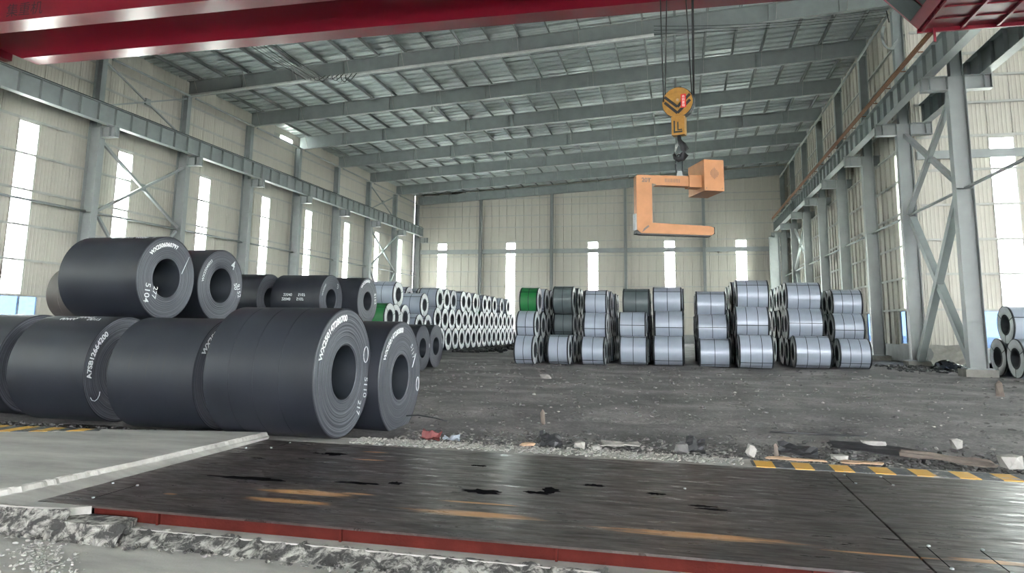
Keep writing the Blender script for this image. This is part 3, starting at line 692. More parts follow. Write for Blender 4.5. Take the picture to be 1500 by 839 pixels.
sheet('pale_board', -.9, 11.1, .02, .55, .3, 'palerock', 'flat pale board half buried behind the kerb', 'board', 9, (.05, 0, .1), .04)
chunk('concrete_lump', -1.45, 10.62, .04, .1, .09, .09, 'palerock', 'white concrete lump beside the bent dark plate', 'stone', 10)
chunk('concrete_lump', -1.2, 10.55, .03, .1, .07, .06, 'palerock', 'pale tan lump right of the white concrete lump', 'stone', 12)
sheet('dark_scrap_plate', .2, 10.85, .09, .26, .24, 'scrapdark', 'black upright scrap plate behind the kerb, middle of the picture', 'scrap', 12, (.9, .2, .2), .1)
chunk('concrete_lump', .0, 10.68, .07, .12, .08, .12, 'rockdark', 'grey brown lump left of the black upright scrap plate', 'stone', 13)
chunk('concrete_lump', .95, 10.66, .08, .09, .07, .13, 'palerock', 'tilted pale stone right of the black upright scrap', 'stone', 14, (.2, .5, .3))
sheet('dark_scrap_plate', 1.6, 10.95, .08, .5, .3, 'scrapdark', 'dark flat scrap plate with a pale spike beside it', 'scrap', 15, (.3, .1, 0), .1)
chunk('splinter', 1.28, 10.68, .1, .04, .03, .15, 'wood', 'pale upright splinter at the kerb', 'wood', 16)
sheet('pale_board', 1.5, 10.58, .02, .7, .12, 'brown', 'long thin tan strip lying along the kerb', 'board', 17, (0, 0, .02), .02)
chunk('rod', 2.24, 12.99, .04, .95, .03, .03, 'scrapdark', 'thin dark bar lying in the rubble, upper one', 'bar', 18)
sheet('dark_board', 2.75, 11.45, .08, 1.3, .28, 'scrapdark', 'long dark board lying behind the striped kerb', 'board', 19, (.25, .03, -.25), .06)
sheet('dark_board', 3.5, 11.0, .07, 1.1, .22, 'wood', 'greyish brown plank leaning over the rubble right of the long dark board', 'board', 20, (.2, .06, -.22), .05)
chunk('concrete_lump', 2.75, 11.62, .12, .22, .1, .08, 'palerock', 'flat pale stone resting above the long dark board', 'stone', 21)
chunk('concrete_lump', 2.1, 10.75, .04, .14, .08, .05, 'palerock', 'pale flat stone close to the start of the kerb stripes', 'stone', 22)
chunk('concrete_lump', 4.1, 12.4, .06, .1, .1, .12, 'palerock', 'single pale pointed stone farther back at right', 'stone', 23)
sheet('tan_panel', 2.35, 10.62, .015, .5, .16, 'brown', 'faded tan panel lying flat against the striped kerb', 'board', 24, (.02, 0, 0), .02)
MB().tube([(-5.2, 12.6, .06), (-4.7, 12.6, .1), (-4.35, 12.55, .07), (-4.1, 12.5, .03)], .012, 6).build('bent_rod', M['dark']); tag(bpy.data.objects['bent_rod'], 'short bent black rod sticking out beside the second dark coil', 'rod')
# ------------------------------------------------------------------ dark coils
TXT = {}
def face_text(parent, body, size, mode, m='white', **k):
    key = (body, size)
    me = text_mesh(body, size, .035 if m == 'white' else .01).copy()
    for v in me.vertices:
        x, y = v.co.x, v.co.y
        if mode == 'arc': th = k['c']-x/k['r']; rr = k['r']+y; v.co = (k.get('x', .004), rr*cos(th), rr*sin(th))
        elif mode == 'flat': a = k['a']; v.co = (k.get('x', .004), k['y']+x*cos(a)-y*sin(a), k['z']+x*sin(a)+y*cos(a))
        else:   # on the cylinder: x runs along the axis, y round the circumference
            th = k['c']+y/k['R']; rr = k['R']+.004; v.co = (k['x']+x, rr*cos(th), rr*sin(th))
    me.materials.clear(); me.materials.append(M[m]); o = link('painted_marking', me, parent); return o
def stroke(parent, pts, r=.008, m='chalk'):
    return MB().tube([(.005, y, z) for y, z in pts], r, 4).build('chalk_mark', M[m], parent)
def hrc(X, Y, zc, R, w_, bore, label, seed=0, grooves=(), group='dark hot rolled steel coils'):
    rnd = random.Random(seed); e = empty('dark_steel_coil', (X, Y, zc-R)); c = (0, 0, R)
    prof = [(0, R-.012), (-.008, R)]
    for g in sorted(grooves): prof += [(-g+.004, R), (-g, R-.005), (-g-.004, R)]
    prof += [(-w_+.008, R), (-w_, R-.012)]
    sharp(MB().lathe_x(prof, 96).build('wound_strip', M['hrc'], e, c), 15)
    n = 26; pr = []
    for i in range(n+1):
        r = bore+(R-.012-bore)*i/n; pr.append((rnd.uniform(-.004, .003)+(-.01 if i in (0, n) else 0), r))
    f = sharp(MB().lathe_x(pr, 96).build('coil_face', M['edge'], e, c), 12)
    MB().lathe_x([(-w_-x, r) for x, r in pr], 64).build('coil_face', M['edge'], e, c)
    MB().lathe_x([(-.01, bore), (-w_+.01, bore)], 48).build('bore_lining', M['bore'], e, c)
    tag(e, label, 'steel coil', group)
    q = empty('markings', (0, 0, 0)); bpy.data.objects.remove(q)
    e['_r'] = R; return e
def mk(e, fn, *a, **k):
    o = fn(e, *a, **k); o.location = (0, 0, e['_r']); return o
def circle_pts(y, z, r1, r2, n=14): return [(y+r1*cos(2*pi*i/n), z+r2*sin(2*pi*i/n)) for i in range(n+1)]
A = hrc(-5.12, 10.39, .99, 1.0, 1.80, .42, 'large dark grey steel coil nearest the camera, three faint bands and chalked 5110', 1, (.55, .98, 1.38))
mk(A, face_text, 'WX250147280700', .135, 'arc', r=.80, c=radians(128)); mk(A, stroke, circle_pts(.74, .25, .085, .13))
mk(A, face_text, '5110', .17, 'flat', 'chalk', y=.72, z=-.28, a=radians(-97)); mk(A, face_text, '217', .16, 'flat', 'chalk', y=.50, z=-.58, a=radians(-105))
G = hrc(-4.93, 12.25, .80, 1.0, 1.5, .40, 'dark steel coil directly behind the nearest one, chalked 5117 and a small ring', 2)
mk(G, face_text, 'WX250147280800', .125, 'arc', r=.80, c=radians(122)); mk(G, stroke, circle_pts(.86, -.18, .07, .13)); mk(G, face_text, '5117', .15, 'flat', 'chalk', y=.50, z=.42, a=radians(-60)); mk(G, stroke, [(.55, .15), (.72, .40)])
B = hrc(-7.32, 10.6, .89, .91, 1.58, .40, 'dark steel coil left of the nearest one with three short scratches', 3)
mk(B, face_text, 'WX2501', .13, 'arc', r=.74, c=radians(135))
for x in (-.55, -.85, -1.18): 
    MB().lathe_x([(x-.009, .9125), (x+.009, .9125)], 24, a0=radians(150), a1=radians(186+8*x)).build('scratch', M['black'], B, (0, 0, .91))
Cc = hrc(-9.58, 10.84, .90, .91, 1.56, .40, 'dark steel coil, second from the left on the floor, numbered A7SB12664200 round its rim', 4)
mk(Cc, face_text, 'A7SB12664200', .13, 'arc', r=.74, c=radians(158)); mk(Cc, stroke, [(-.62+.1*cos(t), -.38+.12*sin(t)) for t in (3.6, 4.2, 4.8, 5.4, 6.0, 6.5)], .006)
for s_, xx, cc in (('60466', -1.0, 107), ('26642', -.72, 100), ('0017', -.45, 107)): mk(Cc, face_text, s_, .14, 'cyl', x=xx, c=radians(cc), R=.91)
J = hrc(-11.9, 11.3, .9, .93, 1.7, .4, 'dark steel coil on the floor cut by the left picture edge', 5); mk(J, stroke, [(-.3, .45), (-.25, .4), (-.15, .5)], .006)
H = hrc(-9.6, 26.0, .86, .87, 1.6, .37, 'dark coil farther back on the floor, left one of the small pair', 6)
I = hrc(-9.83, 28.2, .87, .88, 1.6, .37, 'dark coil farthest back on the floor, right one of the small pair', 7); mk(I, stroke, [(.7, .3), (.74, .2), (.7, .1)], .012); mk(H, stroke, [(.7, .15), (.72, .0)], .012)
D = hrc(-10.39, 12.69, 2.63, .87, 1.86, .40, 'dark coil on the upper tier at left, whole face visible, chalked 5104 and 277', 8)
mk(D, face_text, 'WX2506060797', .12, 'arc', r=.66, c=radians(104)); mk(D, face_text, '5104', .2, 'flat', 'chalk', y=-.60, z=-.32, a=radians(-94)); mk(D, face_text, '277', .17, 'flat', 'chalk', y=-.38, z=-.30, a=radians(-100)); mk(D, stroke, [(.43, .12), (.63, .5)])
for s_, xx in (('1', -.15), ('46988', -.45), ('70957', -.8), ('1', -1.15)): mk(D, face_text, s_, .12, 'cyl', x=xx, c=radians(107), R=.87)
for s_, xx in (('5104', -.55), ('60797', -.9)): mk(D, face_text, s_, .12, 'cyl', x=xx, c=radians(99), R=.87)
Ee = hrc(-10.54, 14.72, 2.59, .85, 1.6, .41, 'dark coil on the upper tier right of the big 5104 coil, chalked 4 and 9152', 9)
mk(Ee, face_text, 'WX25040033', .1, 'arc', 'chalk', r=.66, c=radians(150)); mk(Ee, face_text, '4', .3, 'flat', 'chalk', y=.38, z=.42, a=radians(-12)); mk(Ee, face_text, '9152', .17, 'flat', 'chalk', y=.64, z=-.10, a=radians(-75)); mk(Ee, face_text, '50', .17, 'flat', 'chalk', y=.50, z=-.0, a=radians(-75))
KB = M['hrc']; M['hrc'] = coil_steel('brownish_steel', (.075, .066, .062), .5)
K = hrc(-18.2, 19.5, 2.60, .87, 1.5, .4, 'brownish coil with one dark band farther back behind the big 5104 coil', 10, (1.05,))
M['hrc'] = KB
F = hrc(-14.4, 23.0, 2.6, .88, 1.9, .4, 'dark coil in the shade on the upper tier behind the coil marked 4', 11)
Lc = hrc(-12.33, 23.65, 2.6, .89, 1.93, .38, 'dark upper coil with rows of white stencil print along its side and the digit 3', 12)
mk(Lc, face_text, 'WX25060', .11, 'arc', 'chalk', r=.66, c=radians(150)); mk(Lc, face_text, '3', .26, 'flat', 'chalk', y=.45, z=.42, a=0)
for r0 in (0, 1):
    for s_, xx in (('5107', -.7), ('25040', -1.25)): mk(Lc, face_text, s_, .14, 'cyl', 'chalk', x=xx-.05*r0, c=radians(168+10*r0), R=.89)
Mm = hrc(-11.75, 25.5, 2.62, .9, 1.7, .36, 'dark upper coil farthest right, bright number along its rim and chalked 9', 13)
mk(Mm, face_text, 'WX2506060', .15, 'arc', r=.72, c=radians(110)); mk(Mm, face_text, '5152', .22, 'flat', 'chalk', y=.62, z=.1, a=radians(-80))
for i, (x, y, z, R) in enumerate(((-10.39, 12.69, .88, .88), (-10.54, 14.72, .87, .87), (-18.2, 19.5, .865, .865), (-14.4, 23.0, .86, .86), (-12.33, 23.65, .855, .855), (-11.75, 25.5, .86, .86))):
    hrc(x if i else -10.42, y+.0, z, R, 1.6 if i != 3 else 1.9, .38, 'dark floor coil hidden beneath the upper tier, '+('under the 5104 coil', 'under the coil marked 4', 'under the brownish coil', 'under the shaded coil at the back', 'under the coil with stencilled rows', 'under the farthest right upper coil')[i], 20+i)
# ------------------------------------------------------------------ wrapped coils
MC = {}
def mesh_of(key, fn, m):
    if key not in MC: me = fn().mesh(key[0]); me.materials.append(M[m]); MC[key] = me
    return MC[key]
def wcoil(X, Y, z, R, w_, ns, colr, label, group, side=1, rs=0., low=False):
    """wrapped coil; X = face plane, body runs to X - side*w"""
    R = round(R, 2); w_ = round(w_, 1); b = R*.45; nn = 40
    e = empty('wrapped_steel_coil', (X, Y, z-R))
    if side < 0: e.rotation_euler = (0, 0, pi)
    def add(name, key, fn, m, rx=0):
        o = link(name, mesh_of((name, R, w_, m)+key, fn, m), e, (0, 0, R)); 
        if rx: o.rotation_euler = (rx, 0, 0)
        return o
    add('wrapping', (), lambda: MB().lathe_x([(-.02, R), (-w_+.02, R)], nn), colr, rs)
    for x0 in (0, -w_):
        s_ = 1 if x0 == 0 else -1
        add('end_ring', (x0,), lambda: MB().lathe_x([(x0-s_*.01, R*.97), (x0, R*.93), (x0, R*.58), (x0-s_*.01, R*.55)], nn), 'paperend' if colr != 'darkwrap' else 'darkwrap', rs)
    add('edge_protector', (0,), lambda: MB().lathe_x([(-.015, R*.965), (0, R*.985), (-.01, R+.006), (-.07, R+.006), (-.07, R)], nn), 'strap')
    add('edge_protector', (1,), lambda: MB().lathe_x([(-w_+.015, R*.965), (-w_, R*.985), (-w_+.01, R+.006), (-w_+.07, R+.006), (-w_+.07, R)], nn), 'strap')
    add('bore_lining', (), lambda: MB().lathe_x([(0.002, b*1.22), (0.002, b), (-w_, b), (-w_-.002, b*1.22)], 24), 'bore')
    for i in range(ns): add('strap', (ns, i), lambda: MB().lathe_x([(-w_*(i+1)/(ns+1)-.014, R+.004), (-w_*(i+1)/(ns+1)+.014, R+.004)], nn), 'strap')
    def eye():
        mb = MB()
        for a in (0, 2.1, 4.2):
            c_, s_ = cos(a), sin(a)
            def bx(x0, x1, r0, r1):
                vs = []
                for x, r in ((x0, r0), (x1, r0), (x1, r1), (x0, r1)):
                    for t in (-.016, .016): vs.append((x, r*c_-t*s_, r*s_+t*c_))
                mb.add(vs, [(0, 2, 4, 6), (1, 7, 5, 3), (0, 1, 3, 2), (2, 3, 5, 4), (4, 5, 7, 6), (6, 7, 1, 0)])
            bx(.004, -w_-.004, R+.002, R+.010); bx(.001, .008, b, R+.01); bx(-w_-.001, -w_-.008, b, R+.01)
        return mb
    add('eye_strap', (), eye, 'strap', rs)
    return tag(e, label, 'steel coil', group)
rnd = random.Random(11)
front = [(-6.53, 32.7, .66, .95, 1), (-5.01, 33.5, .68, 1.0, 1), (-3.37, 33.75, .65, 1.15, 1), (-1.47, 34.7, .67, 1.3, 1), (.2, 35.0, .69, 1.35, 1), (2.29, 34.8, .65, 1.4, 1), (4.13, 34.6, .75, 1.5, 2), (6.81, 35.9, .745, 1.6, 2), (8.73, 36.9, .69, 1.4, 2)]
fo = ['first', 'second', 'third', 'fourth', 'fifth', 'sixth', 'seventh', 'eighth', 'ninth']; tiers = ['bottom', 'middle', 'top']
for i, (X, Y, R, w_, ns) in enumerate(front):
    for t in range(3):
        nj = (6, 6, 5)[t]
        for j in range(nj):
            if i == 1 and ((t == 1 and j < 1) or (t == 2 and j < 0)): continue
            y = Y+R*1.015*t+2.03*R*j; z = R+1.74*R*t; c = 'paper'; cn = 'pale grey'; dx = rnd.uniform(-.08, .08)*(j > 0 or t > 0)
            if i == 0 and t == 2 and j == 0: c = 'green'; cn = 'green'
            if (i == 1 and t > 0 and j <= 1) or (i == 3 and t == 2 and j <= 1): c = 'darkwrap'; cn = 'dark grey'
            if i == 7 and t == 1: dx -= .12
            side = 1
            pos = 'front' if j == 0 or (i == 1 and t == 1 and j == 1) else fo[j]
            wcoil(X+dx, y, z, R, w_, ns, c, f'{cn} coil, {pos} in {fo[i]} row from the left, {tiers[t]} tier', 'wrapped coils of the right hand stacks', side, (-.15, .35, -.5, .1, .55, -.3)[(i*3+t*5+j*7) % 6]+(1.9 if t != 1 else 3.6))
# far rows between: extra coils left stack
Ls = []
for j in range(21): Ls.append((0, 47.3+1.56*(j-7), .775, -15.6))
for j in range(-2, 14): Ls.append((1, 46.52+1.56*j, 2.125, -15.62))
for j in (0, 1, 2, 3, 4, 5, 6, 7, 8, 9, 11, 12): Ls.append((2, 47.3+1.56*(j-1), 3.475, -15.65+rnd.uniform(-.15, .15)))
Ls = [q for q in Ls if not (q[0] == 0 and q[1] < 44.6) and not (q[0] == 1 and q[1] < 44.0 ) ]
Ls = [(0, 35.4, .775, -15.5), (0, 36.95, .775, -15.5), (0, 38.5, .775, -15.6), (0, 40.05, .775, -15.6), (1, 39.25, 2.12, -15.65)]+Ls
cnt = {0: 0, 1: 0, 2: 0}
for t, y, z, X in Ls:
    n = cnt[t]; cnt[t] += 1
    gr = t == 1 and n == 8
    wcoil(X, y, z, .77, 1.3, 1, 'green' if gr else 'paper', f"{'green' if gr else 'pale'} wrapped coil, {ORD[n]} from the camera, {tiers[t]} tier of the long left stack", 'wrapped coils of the long left stack', 1, rnd.choice((0, .5, 1.0, 1.5)))
for X, y, z, R, c, lb in ((-15.8, 38.45, 3.45, .76, 'paper', 'pale wrapped coil with white torn ring on top of the green one, left stack'), (-15.3, 36.15, 2.12, .77, 'green', 'green wrapped coil in the left stack right behind the dark coils'), (-15.6, 37.7, 2.12, .77, 'paper', 'pale coil behind the green one in the left stack'),
        (-15.7, 42.6, 2.98, .74, 'paper', 'pale wrapped coil sitting lower in the gap of the left stack'), (-15.7, 41.8, 1.65, .74, 'paper', 'pale coil under the one in the gap of the left stack, nearer'), (-15.7, 43.35, 1.65, .74, 'paper', 'pale coil under the one in the gap of the left stack, farther'),
        (-15.7, 41.8, .47, .5, 'paper', 'narrow hidden coil on the floor of the left stack, nearer'), (-15.7, 43.3, .47, .5, 'paper', 'narrow hidden coil on the floor of the left stack, farther'),
        (-17.5, 44.5, 3.475, .77, 'paper', 'pale coil on the second row behind the left stack, nearer one'), (-17.5, 46.5, 3.475, .77, 'paper', 'pale coil on the second row behind the left stack, farther one'),
        (-17.5, 44.5, 1.95, .77, 'paper', 'hidden pale coil supporting the nearer one of the second row'), (-17.5, 46.5, 1.95, .77, 'paper', 'hidden pale coil supporting the farther one of the second row'), (-17.5, 44.5, .6, .62, 'paper', 'hidden floor coil of the second row, nearer'), (-17.5, 46.5, .6, .62, 'paper', 'hidden floor coil of the second row, farther')):
    wcoil(X, y, z, R, 1.5 if X > -17 else 1.4, 1, c, lb, 'wrapped coils of the long left stack', 1, .3)
for X, y, z, lb in ((12.94, 32.3, .75, 'grey ended coil on the floor at the right picture edge, left one'), (12.94, 33.9, .75, 'grey ended coil on the floor at the right picture edge, right one'), (12.98, 33.05, 2.08, 'grey ended coil on top of the two at the right picture edge')):
    wcoil(X+.05, y, z, .77, 1.3, 1, 'paper', lb, 'coils at the right edge', -1, .4)
# dark scrap in front of the left stack and by the columns
def p_scr(r):
    y = r.uniform(45, 68); x = -14.6+abs(r.gauss(0, 1.2)); return x, y, .05, r.uniform(.05, .28)
rocks(420, p_scr, 'dark_scrap_heap', 'scrapdark', 'dark timber and scrap lying along the foot of the long left stack', 'scrap')
def p_scr2(r):
    return r.uniform(9.5, 12.3), r.uniform(34.5, 40.3), .03, r.uniform(.03, .14)
rocks(160, p_scr2, 'dark_scrap_pieces', 'scrapdark', 'dark scrap pieces lying between the right columns', 'scrap')
sheet('leaning_sheet', 13.4, 39.6, .55, 2.3, 1.2, 'pedestal', 'pale dirty sheet leaning low against the wall behind the cross brace', 'sheet', 31, (1.25, 0, .0), .25)
sheet('plastic_tarp', 12.9, 37.2, .12, 2.4, 1.4, 'plastic', 'crumpled shiny dark plastic sheet at the foot of the brace', 'tarp', 32, (.1, 0, .2), .5, n=16)
sheet('plastic_tarp', 14.6, 37.5, .18, 1.8, 1.6, 'plastic', 'crumpled shiny dark plastic sheet right of the front column', 'tarp', 33, (.1, 0, .2), .6, n=16)
# ------------------------------------------------------------------ overhead crane
cr = empty('overhead_crane', (0, 24.5, 14.12))
def girder(y0, y1):
    zb, zt = 14.0, 15.9; pts = [(-32.3, zt), (-32.3, 14.9), (-30.2, zb), (9.4, zb), (11.3, 14.9), (11.3, zt)]
    g = MB().prism(pts, 'y', y0-24.5, y1-24.5).build('girder', M['red'], cr); g.location = (0, 0, -14.12)
    return g
def cp(o): o.location = tuple(a-b for a, b in zip(o.location, (0, 24.5, 14.12))); return o
g2 = girder(25.78, 26.68); g1 = girder(22.25, 23.22)
for x0, x1 in ((-32.25, -31.8), (10.68, 11.3)): cp(MB().box(x0, x1, 21.5, 26.68, 14.3, 14.9).build('end_truck', M['red'], cr))
cp(MB().box(-31, 10, 21.0, 22.2, 15.6, 15.65).build('walkway', M['red'], cr))
tm = text_mesh('集重机', .62, 0); 
for v in tm.vertices: v.co = (v.co.x, -.004, v.co.y)
tm.materials.clear(); tm.materials.append(M['dark']); cp(link('painted_marking', tm, cr, (-26.2, 22.25, 14.24)))
# cab under the first girder
cabm = MB().prism([(7.23, 10.8), (10.75, 10.8), (10.75, 13.0), (6.1, 13.0), (6.1, 12.1)], 'y', 20.1, 22.5).build('cab', M['red'], cr); cp(cabm)
for a, b in (((7.0, 11.03), (6.38, 11.76)),):
    for y0, y1 in ((20.25, 21.2), (21.32, 22.32)):
        n = Vector((-.76, 0, -.65)); o = MB(); vs = [Vector((p[0], y, p[1]))+n*t for t in (0, .03) for p in (a, b) for y in (y0, y1)]
        o.add(vs, [(0, 1, 3, 2), (4, 6, 7, 5), (0, 4, 5, 1), (2, 3, 7, 6), (0, 2, 6, 4), (1, 5, 7, 3)]); w_ = o.build('window_pane', M['glass_cab'], cabm)
for y0, y1 in ((20.25, 21.2), (21.32, 22.32)): MB().box(6.06, 6.1, y0, y1, 12.25, 12.95).build('window_pane', M['glass_cab'], cabm)
MB().box(7.0, 10.4, 20.07, 20.1, 11.7, 12.9).build('window_pane', M['glass_cab'], cabm)
for x in (7.3, 8.35, 9.3, 10.2): MB().box(x, x+.07, 20.12, 22.5, 10.70, 10.8).build('floor_rib', M['red'], cabm)
MB().box(7.2, 10.75, 22.44, 22.52, 10.68, 10.8).build('floor_rib', M['red'], cabm)
for y in (20.9, 21.7): MB().box(7.25, 10.75, y, y+.03, 10.76, 10.8).build('floor_rib', M['red'], cabm)
for x in (6.4, 10.3):
    for y in (20.4, 22.3): cp(MB().box(x, x+.1, y, y+.1, 13.0, 15.62).build('cab_hanger', M['red'], cr))
for x, y in ((7.6, 22.3), (10.1, 22.35)): cp(MB().box(x-.03, x+.03, y-.03, y+.03, 10.3, 10.75).build('cab_foot', M['red'], cr))
tag(cr, 'dark red twin girder overhead crane with cab, spanning the hall', 'crane')
tr = empty('hoist_trolley', (.1, 24.5, 15.95)); MB().box(-1.2, 1.2, -2.6, 2.2, .12, .45).build('frame', M['red'], tr); o = MB().lathe_x([(-.9, 0), (-.9, .35), (.9, .35), (.9, 0)], 24).build('rope_drum', M['dark'], tr, (0, -.2, .8)); MB().box(-.9, .9, .5, 1.3, .45, 1.1).build('hoist_motor', M['dark'], tr)
for x in (-1.0, .8):
    for y in (-1.6, 1.7): MB().box(x, x+.2, y-.15, y+.15, -.05, .2).build('wheel', M['dark'], tr)
tag(tr, 'hoist trolley on top of the red crane girders, mostly hidden', 'trolley')
# hook block
YB = 24.2
hb = empty('hook_block', (.14, YB, 7.35)); hb.rotation_euler = (0, 0, radians(-14))
def disc(y0, y1, r, zc, n=40, xc=0):
    pts = [(xc+r*cos(2*pi*i/n), zc+r*sin(2*pi*i/n)) for i in range(n)]; return MB().prism(pts, 'y', y0, y1)
zc = 2.10
disc(-.17, -.13, .52, zc).build('cheek_plate', M['yellow'], hb); disc(.13, .17, .52, zc).build('cheek_plate', M['yellow'], hb)
for y in (-.075, .075): disc(y-.05, y+.05, .545, zc).build('sheave', M['dark'], hb)
disc(-.21, -.17, .10, zc+.06, 20, .02).build('axle_cap', M['yellow'], hb); disc(-.225, -.21, .05, zc+.06, 16, .02).build('axle_nut', M['brown'], hb)
for r0 in (-.03, .19):
    for s_ in (-1, 1):
        a = Vector((0, -.172, zc-.36+r0)); b = Vector((s_*(.44 if r0 else .34), -.172, zc+.02+r0*.9+(.04 if r0 else 0)-.0))
        MB().bar(a, b, .012, .095, (0, 0, 1)).build('chevron_stripe', M['black'], hb)
MB().tube([(.515*cos(t), -.15, zc+.515*sin(t)) for t in fr(.15, pi-.1, 20)], .018, 6).build('rim_guard', M['black'], hb)
MB().box(-.12, .12, -.12, .12, zc+.50, zc+.56).build('top_spacer', M['black'], hb)
MB().prism([(-.22, .95), (.22, .95), (.23, 1.6), (-.23, 1.6)], 'y', -.15, .15).build('hook_housing', M['yellow'], hb)
MB().box(-.15, .15, -.16, -.15, 1.02, 1.08).box(-.15, -.1, -.16, -.15, 1.02, 1.45).box(-.02, .14, -.16, -.15, 1.1, 1.14).box(-.02, .02, -.16, -.15, 1.14, 1.4).build('housing_bracket', M['dark'], hb)
MB().box(.12, .30, -.18, -.172, zc-.22, zc+.26).build('red_sign', M['signred'], hb)
sm = text_mesh('吊\n钩\n重\n物', .105, 0)
for v in sm.vertices: v.co = (v.co.x, -.004, v.co.y)
sm.materials.clear(); sm.materials.append(M['white']); link('sign_lettering', sm, hb, (.21, -.18, zc+.13))
# single hook, tapering J shape in the x z plane
hp = [(0, .95), (0, .82), (.03, .72), (.12, .60), (.18, .45), (.17, .28), (.08, .15), (-.04, .12), (-.15, .19), (-.19, .30), (-.17, .40)]
hr = [.07, .07, .09, .12, .14, .14, .12, .10, .08, .06, .03]
MB().tube([(x, 0, z) for x, z in hp], hr, 12).build('hook', M['black'], hb); MB().bar((-.16, 0, .42), (-.02, 0, .74), .03, .06).build('safety_latch', M['steel_l'], hb)
MB().tube([(-.14, 0, .66), (-.14, 0, -.3)], .016, 6).build('latch_rod', M['steel_l'], hb)
tag(hb, 'yellow round hook block with black chevrons, red sign and dark hook', 'hook')
rp = empty('hoist_ropes', (.14, YB, 9.5)); 
for x0, x1, y in ((-.50, -.60, -.09), (-.46, -.24, .09), (.46, .22, -.09), (.50, .58, .09), (.52, .62, -.06)):
    MB().tube([(x0, y, 0), (x1, y+.2, 6.9)], .022 if x0 < .45 or x1 < .3 else .026, 6).build('rope', M['rope'], rp)
tag(rp, 'black wire ropes hanging from the red crane to the hook block', 'ropes')
# C hook
ch = empty('coil_lifting_hook', (-.02, 24.2, 4.87)); ch.rotation_euler = (0, 0, radians(21.5))
def ol(pts, y0, y1, nm, m): return MB().prism(pts, 'y', y0, y1).build(nm, M[m], ch)
T = .14
ol([(-1.28, 0), (1.2, .0), (1.28, .06), (1.28, .26), (1.16, .31), (-.86, .36), (-.90, .36), (-1.42, .12)], -T, T, 'lower_arm', 'orange')
ol([(-1.42, .1), (-.88, .34), (-.88, 1.66), (-.88, 1.98), (-1.38, 1.98), (-1.43, 1.92)], -T, T, 'spine', 'orange')
ol([(-.88, 1.64), (.95, 1.66), (.95, 2.02), (-.88, 1.98)], -T, T, 'upper_arm', 'orange')
ol([(-1.45, -.03), (-1.25, -.05), (1.15, -.05), (1.15, 0), (-1.28, 0), (-1.42, .1)], -T, T, 'sole_pad', 'black')
MB().box(-1.47, -1.43, -T, T, .1, .65).build('side_pad', M['steel_l'], ch); MB().box(1.28, 1.31, -T, T, .05, .28).build('tip_pad', M['black'], ch)
MB().prism([(-1.25, .02), (-1.0, .22), (-1.02, .28), (-1.18, .16)], 'y', -T-.01, -T).build('worn_corner', M['wood'], ch)
MB().prism([(-.885, 1.56), (-.72, 1.66), (-.885, 1.70)], 'y', -T-.006, -T+.02).build('inner_corner', M['wood'], ch)
MB().box(.86, 1.56, -.42, .95, 1.48, 2.55).build('counterweight', M['orange'], ch)
for i, h in enumerate((.06, .12, .17, .2, .17, .12, .06)): MB().box(1.08+i*.045, 1.092+i*.045, -.428, -.42, 2.08-h, 2.08+h).build('vent_slot', M['wood'], ch)
for x in (.93, 1.49):
    MB().box(x-.015, x+.015, -.426, -.42, 1.55, 1.58).build('bolt', M['wood'], ch)
MB().box(.42, .86, -.2, .2, 1.62, 2.04).build('arm_socket', M['orange'], ch)
t2 = text_mesh('20T', .2)
for v in t2.vertices: v.co = (v.co.x, 0, v.co.y)
t2.materials.clear(); t2.materials.append(M['wood']); link('painted_marking', t2, ch, (-1.08, -T-.004, 1.74))
for i in range(10): MB().box(-.42+i*.055, -.40+i*.055, -T-.004, -T, 1.76, 1.89).build('vent_slot', M['wood'], ch)
MB().prism([(.02, 2.0), (.28, 2.0), (.22, 2.2), (.08, 2.2)], 'y', -.04, .04).build('lifting_lug', M['steel_l'], ch)
MB().tube([(.15+.13*cos(t), 0, 2.42+.36*sin(t)) for t in fr(0, 2*pi, 24)], .028, 8, False).build('shackle', M['dark'], ch)
tag(ch, 'orange C shaped coil lifting hook with box counterweight hanging from the hook block', 'lifting hook')
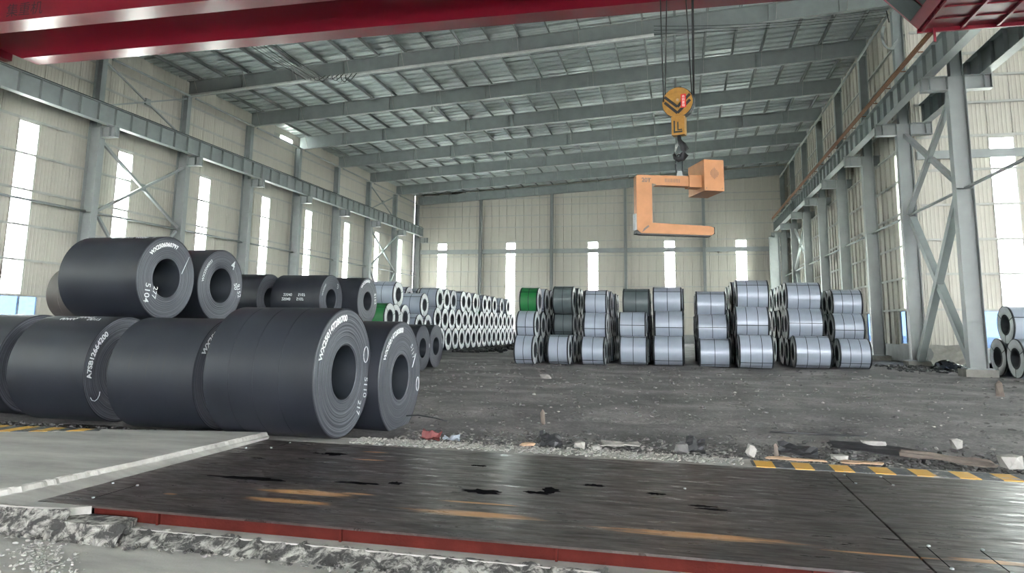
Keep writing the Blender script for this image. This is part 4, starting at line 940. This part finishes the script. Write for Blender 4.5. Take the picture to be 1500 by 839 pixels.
# ------------------------------------------------------------------ pipes, cables, lamps
def pipe(name, pts, r, m, label, cat):
    o = MB().tube(pts, r, 8).build(name, M[m]); return tag(o, label, cat)
y1 = KY(1)-.30
pipe('conduit_pipe', [(-33, y1, rz(-33)-.02), (-1.1, y1, rz(-1.1)-.0)], .10, 'pipe', 'pale conduit pipe running under the first rafter behind the red crane', 'pipe')
cb = empty('cable_bundle', (-1.1, y1, 18.9))
for i in range(5):
    z0, z1 = .1+i*.11, .05+i*.07
    MB().tube([(12.6*t, -.05*i, z0*(1-t)+z1*t-.9*t*(1-t)*(.6+.15*i)) for t in fr(0, 1, 12)], .018+.004*(i % 2), 5).build('cable', M['steel_l' if i % 2 else 'dark'], cb)
tag(cb, 'slack bundle of thin cables sagging from the pipe end to the right columns', 'cables')
cb = empty('cable_bundle', (-24, KY(0), 17.65))
for i in range(7): MB().tube([(.22*i, .2, .05*i), (.22*i+.1, 3.7, .0), (.22*i+.2, 7.2, .06)], .02, 5).build('cable', M['steel_l' if i % 3 else 'dark'], cb)
tag(cb, 'parallel cables running back from the crane to the tangle of wires', 'cables')
cb = empty('cable_tangle', (-22.3, y1-.1, 17.75))
rr = random.Random(4)
for i in range(9):
    x = -1.2+i*.32; d_ = rr.uniform(.15, .5); MB().tube([(x, 0, .1), (x+.1, -.05, -d_*.6), (x+.35, -.08, -d_), (x+.6, -.05, -d_*.3), (x+.8, 0, .15)], .025, 5).build('cable', M['black' if i % 3 else 'steel_l'], cb)
tag(cb, 'tangled loops of black wire under the first rafter at left', 'cables')
cb = empty('cable_loop', (11.45, KY(1)-.6, 17.0))
for i in range(5): MB().tube([(.35*sin(t)+.04*i, .04*i, .75+.75*cos(t)) for t in fr(2.2-.1*i, 5.6, 14)], .022, 5).build('cable', M['steel_l'], cb)
MB().tube([(.1, 0, 1.5), (.0, 0, 2.2)], .03, 5).build('cable', M['black'], cb)
tag(cb, 'pale loop of spare cable hanging by the right column near the crane cab', 'cables')
for x, y, lb in ((-18.1, KY(2)+.9, 'small lamp hanging below the roof at left, nearest'), (-21.0, KY(4)+.2, 'small lamp hanging below the roof farther back at left'), (-17.4, KY(5)-.4, 'small lamp hanging below the roof, farthest')):
    z = rz(x)-.1 if y > 60 else rz(x)-.2
    e = empty('hanging_lamp', (x, y, z)); MB().bar((0, 0, .08), (0, 0, 1.38+.2), .06, .06).build('rod', M['steel'], e); MB().prism([(-.28, 0), (.28, 0), (.2, .09), (-.2, .09)], 'y', -.1, .1).build('lamp_housing', M['steel_l'], e); MB().box(-.24, .24, -.08, .08, -.02, 0).build('diffuser', M['white'], e); tag(e, lb, 'lamp')
